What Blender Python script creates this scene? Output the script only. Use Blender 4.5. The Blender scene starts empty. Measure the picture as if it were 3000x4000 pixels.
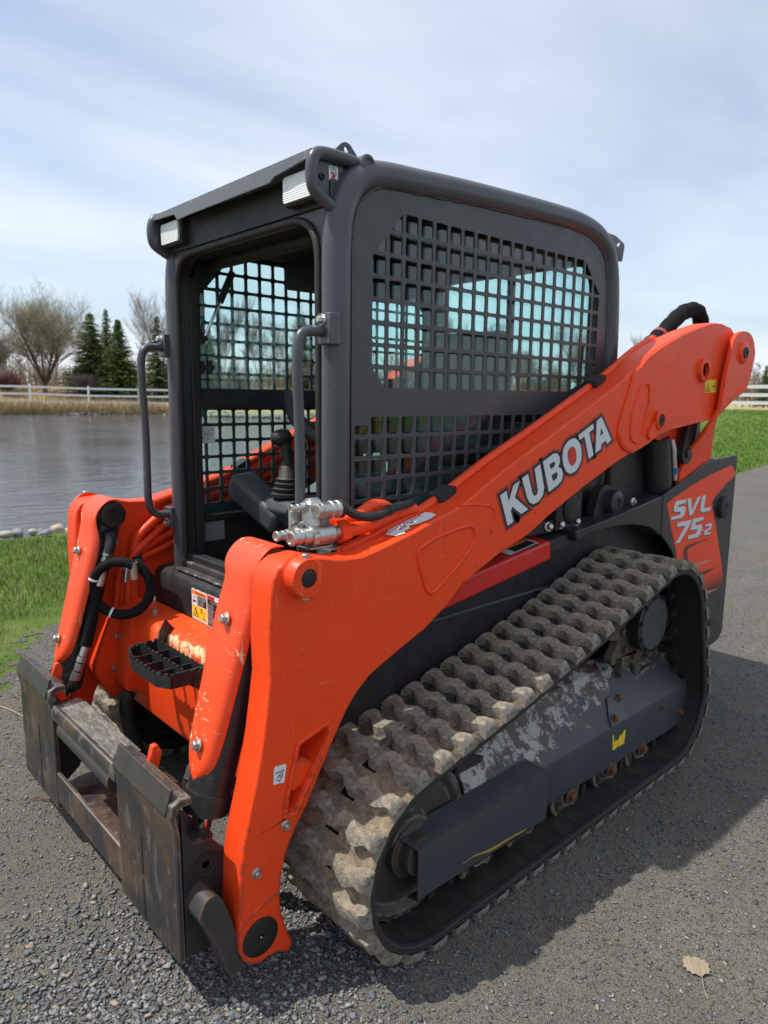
import bpy, bmesh, math, random
import numpy as np
from mathutils import Vector, Matrix
from mathutils.geometry import tessellate_polygon
R_ = math.radians
random.seed(7); rng = np.random.default_rng(7)
scene = bpy.context.scene
C = scene.collection

# ------------------------------------------------------------------ camera
cd = bpy.data.cameras.new('camera'); cam = bpy.data.objects.new('camera', cd); C.objects.link(cam)
Rv = Vector((-0.73667572, 0.67615413, 0.01115715)); Uv = Vector((-0.10013106, -0.12538073, 0.98704278)); Fv = Vector((-0.66879194, -0.72601327, -0.16006897))
m = Matrix.Identity(4)
for i in range(3):
    m[i][0] = Rv[i]; m[i][1] = Uv[i]; m[i][2] = -Fv[i]
m.translation = Vector((2.6197, 1.9039, 1.3946)); cam.matrix_world = m
cd.sensor_fit = 'HORIZONTAL'; cd.sensor_width = 36.0; cd.lens = 36.0 * 1512.01 / 1659.0
cd.clip_start = 0.05; cd.clip_end = 3000
cd.dof.use_dof = True; cd.dof.focus_distance = 1.9; cd.dof.aperture_fstop = 7.0
scene.camera = cam

# ------------------------------------------------------------------ world, sun, exposure
SUN = Vector((0.44, -0.33, 1.0)).normalized()
w = bpy.data.worlds.new("World"); scene.world = w; w.use_nodes = True
nt = w.node_tree; nt.nodes.clear()
def N(t, ty, **k):
    n = t.nodes.new(ty)
    for a, b in k.items(): setattr(n, a, b)
    return n
out = N(nt, 'ShaderNodeOutputWorld'); bg = N(nt, 'ShaderNodeBackground')
sky = N(nt, 'ShaderNodeTexSky', sky_type='NISHITA', sun_disc=False, sun_elevation=math.asin(SUN.z), sun_rotation=math.atan2(SUN.x, SUN.y), altitude=100, air_density=1.0, dust_density=1.2, ozone_density=2.0)
tc = N(nt, 'ShaderNodeTexCoord'); sep = N(nt, 'ShaderNodeSeparateXYZ'); nt.links.new(tc.outputs['Generated'], sep.inputs[0])
zc = N(nt, 'ShaderNodeMath', operation='MAXIMUM'); zc.inputs[1].default_value = 0.0; nt.links.new(sep.outputs[2], zc.inputs[0])
za = N(nt, 'ShaderNodeMath', operation='ADD'); za.inputs[1].default_value = 0.12; nt.links.new(zc.outputs[0], za.inputs[0])
dv = N(nt, 'ShaderNodeVectorMath', operation='DIVIDE'); nt.links.new(tc.outputs['Generated'], dv.inputs[0])
cmb = N(nt, 'ShaderNodeCombineXYZ')
for i in range(3): nt.links.new(za.outputs[0], cmb.inputs[i])
nt.links.new(cmb.outputs[0], dv.inputs[1])
mp = N(nt, 'ShaderNodeMapping'); mp.inputs['Rotation'].default_value = (0, 0, 0.75); mp.inputs['Scale'].default_value = (0.55, 1.0, 0.0); mp.inputs['Location'].default_value = (8.2, 6.3, 0.0)
nt.links.new(dv.outputs[0], mp.inputs[0])
cn = N(nt, 'ShaderNodeTexNoise'); cn.inputs['Scale'].default_value = 0.95; cn.inputs['Detail'].default_value = 7; cn.inputs['Roughness'].default_value = 0.50; cn.inputs['Distortion'].default_value = 0.35
nt.links.new(mp.outputs[0], cn.inputs['Vector'])
cr = N(nt, 'ShaderNodeValToRGB'); cr.color_ramp.elements[0].position = 0.30; cr.color_ramp.elements[1].position = 0.74
cr.color_ramp.elements[0].color = (0.22, 0.22, 0.22, 1); cr.color_ramp.elements[1].color = (0.92, 0.92, 0.92, 1)
nt.links.new(cn.outputs['Fac'], cr.inputs[0])
mx = N(nt, 'ShaderNodeMixRGB'); mx.inputs[2].default_value = (6.1, 6.45, 7.0, 1)
nt.links.new(cr.outputs[0], mx.inputs[0]); nt.links.new(sky.outputs[0], mx.inputs[1])
nt.links.new(mx.outputs[0], bg.inputs[0]); bg.inputs[1].default_value = 0.108
nt.links.new(bg.outputs[0], out.inputs[0])
sl = bpy.data.lights.new('sun', 'SUN'); sl.energy = 3.3; sl.angle = R_(0.6); sl.color = (1.0, 0.95, 0.87)
so = bpy.data.objects.new('sun', sl); C.objects.link(so); so.rotation_euler = (-SUN).to_track_quat('-Z', 'Y').to_euler(); so.location = SUN * 30
scene.view_settings.view_transform = 'Standard'; scene.view_settings.look = 'None'; scene.view_settings.exposure = 0.58; scene.view_settings.gamma = 1.0; scene.view_settings.use_curve_mapping = False
scene.cycles.max_bounces = 8; scene.cycles.transparent_max_bounces = 24

# ------------------------------------------------------------------ material helpers
def newmat(name):
    M = bpy.data.materials.new(name); M.use_nodes = True; t = M.node_tree
    return M, t, t.nodes['Principled BSDF']
def noise(t, scale, detail=6, rough=0.6, dist=0.0, vec=None, stretch=None, co='Object'):
    if vec is None:
        tc = N(t, 'ShaderNodeTexCoord'); vec = tc.outputs[co]
    if stretch:
        mp = N(t, 'ShaderNodeMapping'); mp.inputs['Scale'].default_value = stretch; t.links.new(vec, mp.inputs[0]); vec = mp.outputs[0]
    n = N(t, 'ShaderNodeTexNoise'); n.inputs['Scale'].default_value = scale; n.inputs['Detail'].default_value = detail; n.inputs['Roughness'].default_value = rough; n.inputs['Distortion'].default_value = dist
    t.links.new(vec, n.inputs['Vector']); return n.outputs['Fac']
def ramp(t, src, p0, p1, c0=0.0, c1=1.0):
    r = N(t, 'ShaderNodeMapRange'); r.inputs[1].default_value = p0; r.inputs[2].default_value = p1; r.inputs[3].default_value = c0; r.inputs[4].default_value = c1
    t.links.new(src, r.inputs[0]); return r.outputs[0]
def mixc(t, fac, a, b):
    n = N(t, 'ShaderNodeMixRGB')
    for i, v in ((0, fac), (1, a), (2, b)):
        if isinstance(v, tuple): n.inputs[i].default_value = v + (1,) if len(v) == 3 else v
        elif isinstance(v, float): n.inputs[i].default_value = v
        else: t.links.new(v, n.inputs[i])
    return n.outputs[0]
def math_(t, op, a, b=None):
    n = N(t, 'ShaderNodeMath', operation=op)
    for i, v in ((0, a), (1, b)):
        if v is None: continue
        if isinstance(v, (int, float)): n.inputs[i].default_value = v
        else: t.links.new(v, n.inputs[i])
    return n.outputs[0]
def bump(t, p, h, strength=0.3, dist=0.01):
    b = N(t, 'ShaderNodeBump'); b.inputs['Strength'].default_value = strength; b.inputs['Distance'].default_value = dist
    t.links.new(h, b.inputs['Height']); t.links.new(b.outputs[0], p.inputs['Normal'])
def edge_mask(t, radius=0.014):
    bv = N(t, 'ShaderNodeBevel', samples=4); bv.inputs[0].default_value = radius
    g = N(t, 'ShaderNodeNewGeometry'); d = N(t, 'ShaderNodeVectorMath', operation='DOT_PRODUCT')
    t.links.new(bv.outputs[0], d.inputs[0]); t.links.new(g.outputs['Normal'], d.inputs[1])
    return ramp(t, d.outputs['Value'], 0.992, 0.90)
def upmask(t, lo=0.5, hi=0.95):
    g = N(t, 'ShaderNodeNewGeometry'); s = N(t, 'ShaderNodeSeparateXYZ'); t.links.new(g.outputs['Normal'], s.inputs[0])
    return ramp(t, s.outputs[2], lo, hi)

def paint(name, col, rough=0.35, chip=(0.07, 0.045, 0.03), chips=0.0, edge=0.0, dust=0.0, dustcol=(0.30, 0.26, 0.21), specks=0.0, scratch=0.0, spec=0.5, coat=0.0, speckcol=(0.55, 0.55, 0.55)):
    M, t, p = newmat(name)
    var = noise(t, 5, 5); c = mixc(t, ramp(t, var, 0.3, 0.7, 0.0, 0.35), col, tuple(min(1, v * 0.78 + 0.003) for v in col))
    if scratch:
        s1 = noise(t, 26, 3, 0.5, 1.5, stretch=(0.35, 1.0, 4.0)); s2 = noise(t, 30, 3, 0.5, 1.2, stretch=(4.0, 1, 0.3)); gate = ramp(t, noise(t, 5, 3), 0.46, 0.60)
        sm = math_(t, 'MULTIPLY', math_(t, 'MAXIMUM', ramp(t, s1, 0.655, 0.70), ramp(t, s2, 0.665, 0.71)), gate)
        c = mixc(t, math_(t, 'MULTIPLY', sm, scratch), c, (0.80, 0.56, 0.34))
    if dust:
        dm = math_(t, 'MULTIPLY', ramp(t, noise(t, 14, 8, 0.7), 0.40, 0.70), dust)
        dm = math_(t, 'MULTIPLY', dm, ramp(t, upmask(t, -0.2, 0.9), 0, 1, 0.35, 1.0)); c = mixc(t, dm, c, dustcol)
    if specks:
        sm = ramp(t, noise(t, 150, 2, 0.5), 0.735, 0.75); sm = math_(t, 'MULTIPLY', sm, ramp(t, noise(t, 9, 2), 0.46, 0.6)); c = mixc(t, math_(t, 'MULTIPLY', sm, specks), c, speckcol)
    r = ramp(t, noise(t, 18, 5), 0.3, 0.7, rough - 0.06, rough + 0.08)
    if chips or edge:
        mk = None
        if chips:
            mk = math_(t, 'MULTIPLY', ramp(t, noise(t, 75, 4, 0.6), 0.69, 0.70), ramp(t, noise(t, 6, 3), 0.45, 0.60)); mk = math_(t, 'MULTIPLY', mk, chips)
        if edge:
            tcz = N(t, 'ShaderNodeTexCoord'); sz_ = N(t, 'ShaderNodeSeparateXYZ'); t.links.new(tcz.outputs['Object'], sz_.inputs[0]); low_ = ramp(t, sz_.outputs[2], 0.60, 0.25, 0.0, 0.13); em = math_(t, 'MULTIPLY', edge_mask(t), ramp(t, math_(t, 'ADD', noise(t, 34, 6, 0.72), low_), 0.575, 0.60)); em = math_(t, 'MULTIPLY', em, edge)
            mk = em if mk is None else math_(t, 'MAXIMUM', mk, em)
        c = mixc(t, mk, c, chip); r = mixc(t, mk, r, (0.7, 0.7, 0.7))
    t.links.new(c, p.inputs['Base Color']); t.links.new(r, p.inputs['Roughness']); p.inputs['Specular IOR Level'].default_value = spec
    if coat: p.inputs['Coat Weight'].default_value = coat; p.inputs['Coat Roughness'].default_value = 0.12
    bump(t, p, noise(t, 60, 4), 0.04, 0.004)
    return M
def flat(name, col, rough=0.5, metal=0.0, spec=0.5):
    M, t, p = newmat(name); c = mixc(t, ramp(t, noise(t, 30, 4), 0.3, 0.7, 0.0, 0.3), col, tuple(v * 0.8 for v in col)); t.links.new(c, p.inputs['Base Color'])
    p.inputs['Roughness'].default_value = rough; p.inputs['Metallic'].default_value = metal; p.inputs['Specular IOR Level'].default_value = spec
    return M
ORANGE = paint('orange_paint', (0.87, 0.062, 0.008), 0.42, chips=0.9, edge=0.85, dust=0.02, specks=0.4, scratch=0.16, spec=0.35)
ORANGE2 = paint('scuffed_orange_paint', (0.82, 0.066, 0.010), 0.40, chips=0.7, edge=0.7, dust=0.03, specks=0.9, scratch=0.9, speckcol=(0.85, 0.6, 0.4), coat=0.1)
RED = paint('red_paint', (0.62, 0.018, 0.014), 0.34, chips=0.3, edge=0.2, dust=0.1)
CABGREY = paint('dark_grey_cab_paint', (0.064, 0.069, 0.080), 0.34, chip=(0.45, 0.43, 0.40), chips=0.35, edge=0.25, dust=0.03, specks=0.6)
GUARD = paint('dark_grey_satin_paint', (0.050, 0.051, 0.056), 0.40, dust=0.10, specks=0.12)
BLACK = paint('black_paint', (0.016, 0.017, 0.020), 0.38, dust=0.12, specks=0.35)
HULL = paint('hull_black_paint', (0.014, 0.015, 0.019), 0.45, dust=0.10, specks=0.25)
VISORM = paint('sheen_lightened_visor_paint', (0.125, 0.134, 0.145), 0.30, dust=0.12, dustcol=(0.06, 0.055, 0.05), specks=0.4, edge=0.5, chip=(0.5, 0.46, 0.38))  # base grey lightened to stand in for bright sky sheen on the visor
FRAMEBLK = paint('near_black_frame_paint', (0.020, 0.021, 0.025), 0.36, dust=0.08, specks=0.5, edge=0.15, chip=(0.4, 0.38, 0.35))
DULL = paint('dull_black_plastic', (0.012, 0.012, 0.013), 0.6, dust=0.12)
COVERM = None
STEEL = paint('worn_black_steel', (0.035, 0.036, 0.038), 0.45, chip=(0.13, 0.065, 0.035), chips=0.6, edge=0.8, dust=0.30, dustcol=(0.16, 0.095, 0.055), specks=0.4, speckcol=(0.4, 0.33, 0.25))
PLASTIC = paint('grey_plastic', (0.045, 0.050, 0.055), 0.5, dust=0.08)
ZINC = flat('zinc_plated_steel', (0.50, 0.50, 0.48), 0.42, 1.0)
CHROME = flat('chrome_rod', (0.8, 0.8, 0.8), 0.12, 1.0)
RUSTBOLT = flat('rusty_bolt', (0.13, 0.065, 0.035), 0.7, 0.3)
PINBLK = flat('black_pin_steel', (0.018, 0.018, 0.019), 0.5, 0.2)
HOSE = paint('black_hose_rubber', (0.013, 0.013, 0.014), 0.62, dust=0.1)
SLEEVE = paint('black_fabric_sleeve', (0.008, 0.008, 0.009), 0.9, spec=0.2)
WHITE = flat('white_print', (0.72, 0.73, 0.74), 0.4)
LETTER = flat('silver_white_vinyl', (0.62, 0.65, 0.68), 0.38)
INK = flat('black_print', (0.015, 0.015, 0.016), 0.5)
INK2 = flat('grey_print', (0.10, 0.10, 0.105), 0.5)
YELLOW = flat('yellow_print', (0.80, 0.58, 0.02), 0.45)
ORPRINT = flat('orange_print', (0.85, 0.22, 0.02), 0.45)
REDPRINT = flat('red_print', (0.55, 0.02, 0.03), 0.45)
SILVERPL = flat('dull_data_plate', (0.22, 0.225, 0.23), 0.5, 0.0)
HALO = flat('red_vinyl_border', (0.52, 0.030, 0.010), 0.36)
DARKVINYL = flat('dark_vinyl', (0.13, 0.028, 0.022), 0.4)
PINKVINYL = flat('pale_red_vinyl', (0.62, 0.20, 0.15), 0.4)
SEATM = paint('dark_teal_vinyl', (0.030, 0.055, 0.065), 0.5, dust=0.1)
LINER = paint('black_headliner', (0.010, 0.010, 0.011), 0.8)
INTER = paint('grey_beige_trim', (0.17, 0.17, 0.15), 0.6)
def glass(name, tint, refl=1.0):
    M = bpy.data.materials.new(name); M.use_nodes = True; t = M.node_tree; t.nodes.clear()
    o = N(t, 'ShaderNodeOutputMaterial'); tr = N(t, 'ShaderNodeBsdfTransparent'); gl = N(t, 'ShaderNodeBsdfGlossy'); mxs = N(t, 'ShaderNodeMixShader'); fr = N(t, 'ShaderNodeLayerWeight'); fr.inputs[0].default_value = 0.5; sch = math_(t, 'ADD', math_(t, 'MULTIPLY', math_(t, 'POWER', fr.outputs['Facing'], 5.0), 0.9), 0.045)
    tr.inputs[0].default_value = tint + (1,); gl.inputs['Roughness'].default_value = 0.02; gl.inputs[0].default_value = (refl, refl, refl, 1)
    t.links.new(sch, mxs.inputs[0]); t.links.new(tr.outputs[0], mxs.inputs[1]); t.links.new(gl.outputs[0], mxs.inputs[2]); t.links.new(mxs.outputs[0], o.inputs[0])
    return M
GLASS = glass('tinted_glass', (0.83, 0.95, 0.94))
def lensmat():
    M, t, p = newmat('work_light_lens'); tc = N(t, 'ShaderNodeTexCoord'); wv = N(t, 'ShaderNodeTexWave', bands_direction='Z'); wv.inputs['Scale'].default_value = 55
    t.links.new(tc.outputs['Object'], wv.inputs['Vector']); wy = N(t, 'ShaderNodeTexWave', bands_direction='Y'); wy.inputs['Scale'].default_value = 60; t.links.new(tc.outputs['Object'], wy.inputs['Vector'])
    h = math_(t, 'ADD', wv.outputs['Fac'], math_(t, 'MULTIPLY', wy.outputs['Fac'], 0.35)); c = mixc(t, ramp(t, h, 0.1, 1.2), (0.66, 0.68, 0.68), (0.97, 0.98, 0.97)); t.links.new(c, p.inputs['Base Color'])
    p.inputs['Roughness'].default_value = 0.2; p.inputs['Metallic'].default_value = 0.0; bump(t, p, h, 0.35, 0.003); return M
LENS = lensmat()
def rubber(name, mud):
    M, t, p = newmat(name); a = noise(t, 34, 8, 0.72); b = noise(t, 7, 4, 0.6)
    g = N(t, 'ShaderNodeTexCoord'); s = N(t, 'ShaderNodeSeparateXYZ'); t.links.new(g.outputs['Object'], s.inputs[0])
    fr = ramp(t, s.outputs[0], 0.6, 1.65, 0.0, 0.34 if mud < 0 else 0.24)           # the front of the track carries more dry mud
    mk = math_(t, 'ADD', math_(t, 'MULTIPLY', a, 0.55), math_(t, 'MULTIPLY', b, 0.45)); mk = math_(t, 'ADD', mk, fr)
    mk = ramp(t, mk, 0.58 - mud, 0.86 - mud)
    sand = mixc(t, ramp(t, noise(t, 90, 5, 0.7), 0.35, 0.65), (0.34, 0.255, 0.165), (0.50, 0.40, 0.275))
    rub = mixc(t, ramp(t, noise(t, 60, 6, 0.7), 0.35, 0.65), (0.115, 0.106, 0.090), (0.34, 0.305, 0.245)) if mud > 0 else mixc(t, ramp(t, noise(t, 60, 6, 0.7), 0.35, 0.65), (0.022, 0.021, 0.020), (0.075, 0.068, 0.058))
    t.links.new(mixc(t, mk, rub, sand), p.inputs['Base Color']); p.inputs['Roughness'].default_value = 0.85; p.inputs['Specular IOR Level'].default_value = 0.25
    bump(t, p, math_(t, 'ADD', noise(t, 130, 5, 0.7), a), 0.8, 0.008); return M
LUGM = rubber('muddy_tread_rubber', 0.10)
BELTM = rubber('track_belt_rubber', -0.08)
BELTSIDE = paint('track_edge_rubber', (0.018, 0.018, 0.019), 0.55, dust=0.22, dustcol=(0.15, 0.115, 0.08), specks=0.3)
def wornguard():
    M, t, p = newmat('worn_track_guard_paint'); tc = N(t, 'ShaderNodeTexCoord'); s = N(t, 'ShaderNodeSeparateXYZ'); t.links.new(tc.outputs['Object'], s.inputs[0])
    hz = math_(t, 'ADD', ramp(t, s.outputs[1], 0.770, 0.62, 0.0, 0.30), ramp(t, s.outputs[0], 0.1, 1.2, -0.06, 0.09)); a = math_(t, 'ADD', math_(t, 'MULTIPLY', noise(t, 24, 8, 0.72), 0.55), math_(t, 'MULTIPLY', noise(t, 8, 4, 0.6), 0.45)); mk = ramp(t, math_(t, 'ADD', a, hz), 0.635, 0.652)
    rust = mixc(t, ramp(t, noise(t, 16, 6, 0.7), 0.47, 0.53), (0.34, 0.325, 0.31), (0.075, 0.048, 0.038))
    base = mixc(t, ramp(t, noise(t, 7, 4), 0.3, 0.7), (0.034, 0.039, 0.050), (0.050, 0.055, 0.066))
    t.links.new(mixc(t, mk, base, rust), p.inputs['Base Color']); p.inputs['Roughness'].default_value = 0.5; bump(t, p, mk, -0.25, 0.002); return M
WORNGUARD = wornguard()
def wornplate():
    M, t, p = newmat('worn_coupler_plate_steel'); a = noise(t, 6, 8, 0.68, 0.4); b = noise(t, 20, 7, 0.7, stretch=(1, 1, 0.35))
    c = mixc(t, ramp(t, a, 0.42, 0.62), (0.034, 0.038, 0.044), (0.115, 0.072, 0.046)); c = mixc(t, ramp(t, b, 0.55, 0.66, 0.0, 0.8), c, (0.22, 0.205, 0.185)); c = mixc(t, ramp(t, noise(t, 40, 6, 0.7), 0.62, 0.66, 0.0, 0.6), c, (0.30, 0.22, 0.13))
    c = mixc(t, math_(t, 'MULTIPLY', edge_mask(t, 0.008), 0.7), c, (0.36, 0.31, 0.27))
    t.links.new(c, p.inputs['Base Color']); t.links.new(ramp(t, a, 0.3, 0.7, 0.32, 0.6), p.inputs['Roughness']); p.inputs['Metallic'].default_value = 0.35; bump(t, p, b, 0.12, 0.003); return M
PLATE = wornplate()
def griptop():
    M, t, p = newmat('worn_grip_tape'); a = noise(t, 30, 6, 0.72, 1.0, stretch=(2.6, 0.6, 1)); c = mixc(t, ramp(t, a, 0.44, 0.62), (0.080, 0.075, 0.066), (0.22, 0.20, 0.165)); t.links.new(c, p.inputs['Base Color']); p.inputs['Roughness'].default_value = 0.85; bump(t, p, noise(t, 200, 3), 0.4, 0.003); return M
GRIP = griptop()
def scuffed():
    # orange crossmember whose top ridge is scuffed down to pale primer by boots
    M, t, p = newmat('boot_scuffed_orange_paint'); tc = N(t, 'ShaderNodeTexCoord'); s = N(t, 'ShaderNodeSeparateXYZ'); t.links.new(tc.outputs['Object'], s.inputs[0])
    ys = math_(t, 'MULTIPLY', ramp(t, s.outputs[1], -0.27, -0.15), ramp(t, s.outputs[1], 0.42, 0.30)); ridge = ramp(t, math_(t, 'ABSOLUTE', math_(t, 'SUBTRACT', s.outputs[0], 1.662)), 0.020, 0.0)
    area = math_(t, 'MULTIPLY', ramp(t, s.outputs[2], 0.575, 0.60), ys); n1 = noise(t, 28, 6, 0.65, 2.5, stretch=(0.6, 1.6, 1)); streak = math_(t, 'MULTIPLY', ramp(t, n1, 0.60, 0.68), math_(t, 'MULTIPLY', area, 0.6))
    mk = math_(t, 'MAXIMUM', streak, math_(t, 'MULTIPLY', ramp(t, math_(t, 'ADD', noise(t, 45, 6, 0.7), math_(t, 'MULTIPLY', ridge, 0.36)), 0.74, 0.84), ys))
    ht = math_(t, 'GREATER_THAN', s.outputs[2], 0.55); mk = math_(t, 'MULTIPLY', mk, ht)
    base = mixc(t, ramp(t, noise(t, 70, 4), 0.71, 0.72, 0, 0.8), (0.82, 0.066, 0.010), (0.10, 0.06, 0.04)); t.links.new(mixc(t, mk, base, (0.78, 0.56, 0.30)), p.inputs['Base Color']); p.inputs['Roughness'].default_value = 0.4; bump(t, p, noise(t, 50, 3), 0.04, 0.004); return M
SCUFF = scuffed()

# ------------------------------------------------------------------ geometry helpers
class MB:
    def __init__(s): s.v = []; s.f = []; s.sm = []
    def add(s, vs, fs, smooth=False):
        o = len(s.v); s.v += [tuple(v) for v in vs]; s.f += [tuple(i + o for i in f) for f in fs]; s.sm += [smooth] * len(fs); return s
    def box(s, x0, x1, y0, y1, z0, z1):
        vs = [(x, y, z) for x in (x0, x1) for y in (y0, y1) for z in (z0, z1)]
        return s.add(vs, [(0, 1, 3, 2), (4, 6, 7, 5), (0, 4, 5, 1), (2, 3, 7, 6), (0, 2, 6, 4), (1, 5, 7, 3)])
    def hexa(s, a, b):          # two quads a (4 pts) and b (4 pts)
        return s.add(list(a) + list(b), [(0, 1, 2, 3), (7, 6, 5, 4), (0, 4, 5, 1), (1, 5, 6, 2), (2, 6, 7, 3), (3, 7, 4, 0)])
    def prism(s, outer, a0, a1, ax='y', holes=()):
        loops = [list(outer)] + [list(h) for h in holes]
        tri = tessellate_polygon([[Vector((p[0], p[1], 0)) for p in l] for l in loops])
        flat_ = [p for l in loops for p in l]; n = len(flat_)
        def P(p, a): return (p[0], a, p[1]) if ax == 'y' else ((a, p[0], p[1]) if ax == 'x' else (p[0], p[1], a))
        vs = [P(p, a0) for p in flat_] + [P(p, a1) for p in flat_]; fs = []
        for t_ in tri: fs += [tuple(t_), tuple(i + n for i in reversed(t_))]
        o = 0
        for l in loops:
            k = len(l)
            for i in range(k): j = (i + 1) % k; fs.append((o + i, o + j, o + j + n, o + i + n))
            o += k
        return s.add(vs, fs)
    def tube(s, path, r, seg=10, cap=True, closed=False):
        P = [Vector(p) for p in path]; n = len(P); rs = r if isinstance(r, (list, tuple)) else [r] * n
        vs = []; fs = []; ref = None
        for i in range(n):
            if closed: d = P[(i + 1) % n] - P[i - 1]
            else: d = P[min(i + 1, n - 1)] - P[max(i - 1, 0)]
            d.normalize()
            if ref is None:
                ref = Vector((0, 0, 1)) if abs(d.z) < 0.9 else Vector((1, 0, 0))
            u = (ref - d * ref.dot(d)); u.normalize(); ref = u; v = d.cross(u)
            for k in range(seg):
                a = 2 * math.pi * k / seg; vs.append(P[i] + (u * math.cos(a) + v * math.sin(a)) * rs[i])
        for i in range(n if closed else n - 1):
            j = (i + 1) % n
            for k in range(seg): l = (k + 1) % seg; fs.append((i * seg + k, i * seg + l, j * seg + l, j * seg + k))
        s.add(vs, fs, True)
        if cap and not closed:
            s.add(vs[:seg], [tuple(range(seg))]); s.add(vs[-seg:], [tuple(reversed(range(seg)))])
        return s
    def lathe(s, c, ax, prof, seg=20):     # prof: (along, radius) pairs along axis ax from centre c
        ax = Vector(ax).normalized(); ref = Vector((0, 0, 1)) if abs(ax.z) < 0.9 else Vector((1, 0, 0)); u = (ref - ax * ref.dot(ax)).normalized(); v = ax.cross(u); c = Vector(c)
        vs = []; fs = []; n = len(prof)
        for a, r in prof:
            for k in range(seg): t_ = 2 * math.pi * k / seg; vs.append(c + ax * a + (u * math.cos(t_) + v * math.sin(t_)) * max(r, 1e-4))
        for i in range(n - 1):
            for k in range(seg): l = (k + 1) % seg; fs.append((i * seg + k, i * seg + l, (i + 1) * seg + l, (i + 1) * seg + k))
        fs += [tuple(range(seg)), tuple((n - 1) * seg + k for k in reversed(range(seg)))]
        return s.add(vs, fs, seg > 8)
    def bolt(s, c, ax, r=0.011, h=0.010):
        s.lathe(c, ax, [(0, r * 1.5), (0.002, r * 1.5), (0.003, r * 1.35)], 16); ax = Vector(ax).normalized()
        return s.lathe(Vector(c) + ax * 0.003, ax, [(0, r), (h - 0.002, r), (h, r * 0.82)], 6)
    def mesh(s, name):
        me = bpy.data.meshes.new(name); me.from_pydata(s.v, [], s.f)
        bm = bmesh.new(); bm.from_mesh(me); bmesh.ops.remove_doubles(bm, verts=bm.verts, dist=1e-5); bmesh.ops.recalc_face_normals(bm, faces=bm.faces); bm.to_mesh(me); bm.free(); return me
def ob(name, mb, mat, parent=None, bevel=0.0, smooth=40, kind=None, label=None, seg=2):
    me = mb.mesh(name) if isinstance(mb, MB) else mb
    if mat: me.materials.append(mat)
    if smooth:
        for p in me.polygons: p.use_smooth = True
        me.set_sharp_from_angle(angle=R_(smooth))
    o = bpy.data.objects.new(name, me); C.objects.link(o)
    if parent: o.parent = parent
    if bevel:
        b = o.modifiers.new('bevel', 'BEVEL'); b.width = bevel; b.segments = seg; b.limit_method = 'ANGLE'; b.angle_limit = R_(40); b.harden_normals = False
    if kind: o['kind'] = kind
    if label: o['label'] = label
    return o
def tag(o, label=None, cat=None, group=None, kind=None):
    if label: o['label'] = label
    if cat: o['category'] = cat
    if group: o['group'] = group
    if kind: o['kind'] = kind
    return o
def empty(name, loc=(0, 0, 0), rz=0.0):
    o = bpy.data.objects.new(name, None); C.objects.link(o); o.location = loc; o.rotation_euler = (0, 0, rz); o.empty_display_size = 0.1; return o
def spl(pts, n=8, closed=False):          # Catmull-Rom through points of any dimension
    P = [np.array(p, float) for p in pts]; k = len(P); o = []
    for i in range(k if closed else k - 1):
        if closed: a, b, c, d = P[i - 1], P[i], P[(i + 1) % k], P[(i + 2) % k]
        else: a, b, c, d = P[max(i - 1, 0)], P[i], P[i + 1], P[min(i + 2, k - 1)]
        for j in range(n):
            t = j / n; o.append(tuple(0.5 * (2 * b + (c - a) * t + (2 * a - 5 * b + 4 * c - d) * t * t + (3 * b - a - 3 * c + d) * t ** 3)))
    if not closed: o.append(tuple(P[-1]))
    return o
def rnd(poly, r, seg=4):                  # round the corners of a 2-D polygon
    o = []; k = len(poly)
    for i in range(k):
        p = Vector(poly[i][:2]); a = Vector(poly[i - 1][:2]) - p; b = Vector(poly[(i + 1) % k][:2]) - p
        q = min(r, a.length * 0.45, b.length * 0.45); s = p + a.normalized() * q; e = p + b.normalized() * q
        for j in range(seg + 1):
            t = j / seg; o.append(tuple((1 - t) ** 2 * s + 2 * t * (1 - t) * p + t * t * e))
    return o
def circ(c, r, n=20, sx=1.0): return [(c[0] + r * sx * math.cos(2 * math.pi * i / n), c[1] + r * math.sin(2 * math.pi * i / n)) for i in range(n)]
def clip(poly, conv):                     # Sutherland-Hodgman clip against a convex polygon
    A = sum(conv[i][0] * conv[(i + 1) % len(conv)][1] - conv[(i + 1) % len(conv)][0] * conv[i][1] for i in range(len(conv)))
    if A < 0: conv = conv[::-1]
    o = poly
    for i in range(len(conv)):
        a, b = conv[i], conv[(i + 1) % len(conv)]; src = o; o = []
        if not src: return []
        ins = lambda p: (b[0] - a[0]) * (p[1] - a[1]) - (b[1] - a[1]) * (p[0] - a[0]) >= 0
        for j in range(len(src)):
            p, q = src[j - 1], src[j]; ip, iq = ins(p), ins(q)
            if ip != iq:
                d1 = (b[0] - a[0]) * (p[1] - a[1]) - (b[1] - a[1]) * (p[0] - a[0]); d2 = (b[0] - a[0]) * (q[1] - a[1]) - (b[1] - a[1]) * (q[0] - a[0]); t = d1 / (d1 - d2)
                o.append((p[0] + (q[0] - p[0]) * t, p[1] + (q[1] - p[1]) * t))
            if iq: o.append(q)
    return o
def area(p): return abs(sum(p[i - 1][0] * p[i][1] - p[i][0] * p[i - 1][1] for i in range(len(p)))) / 2
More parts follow.
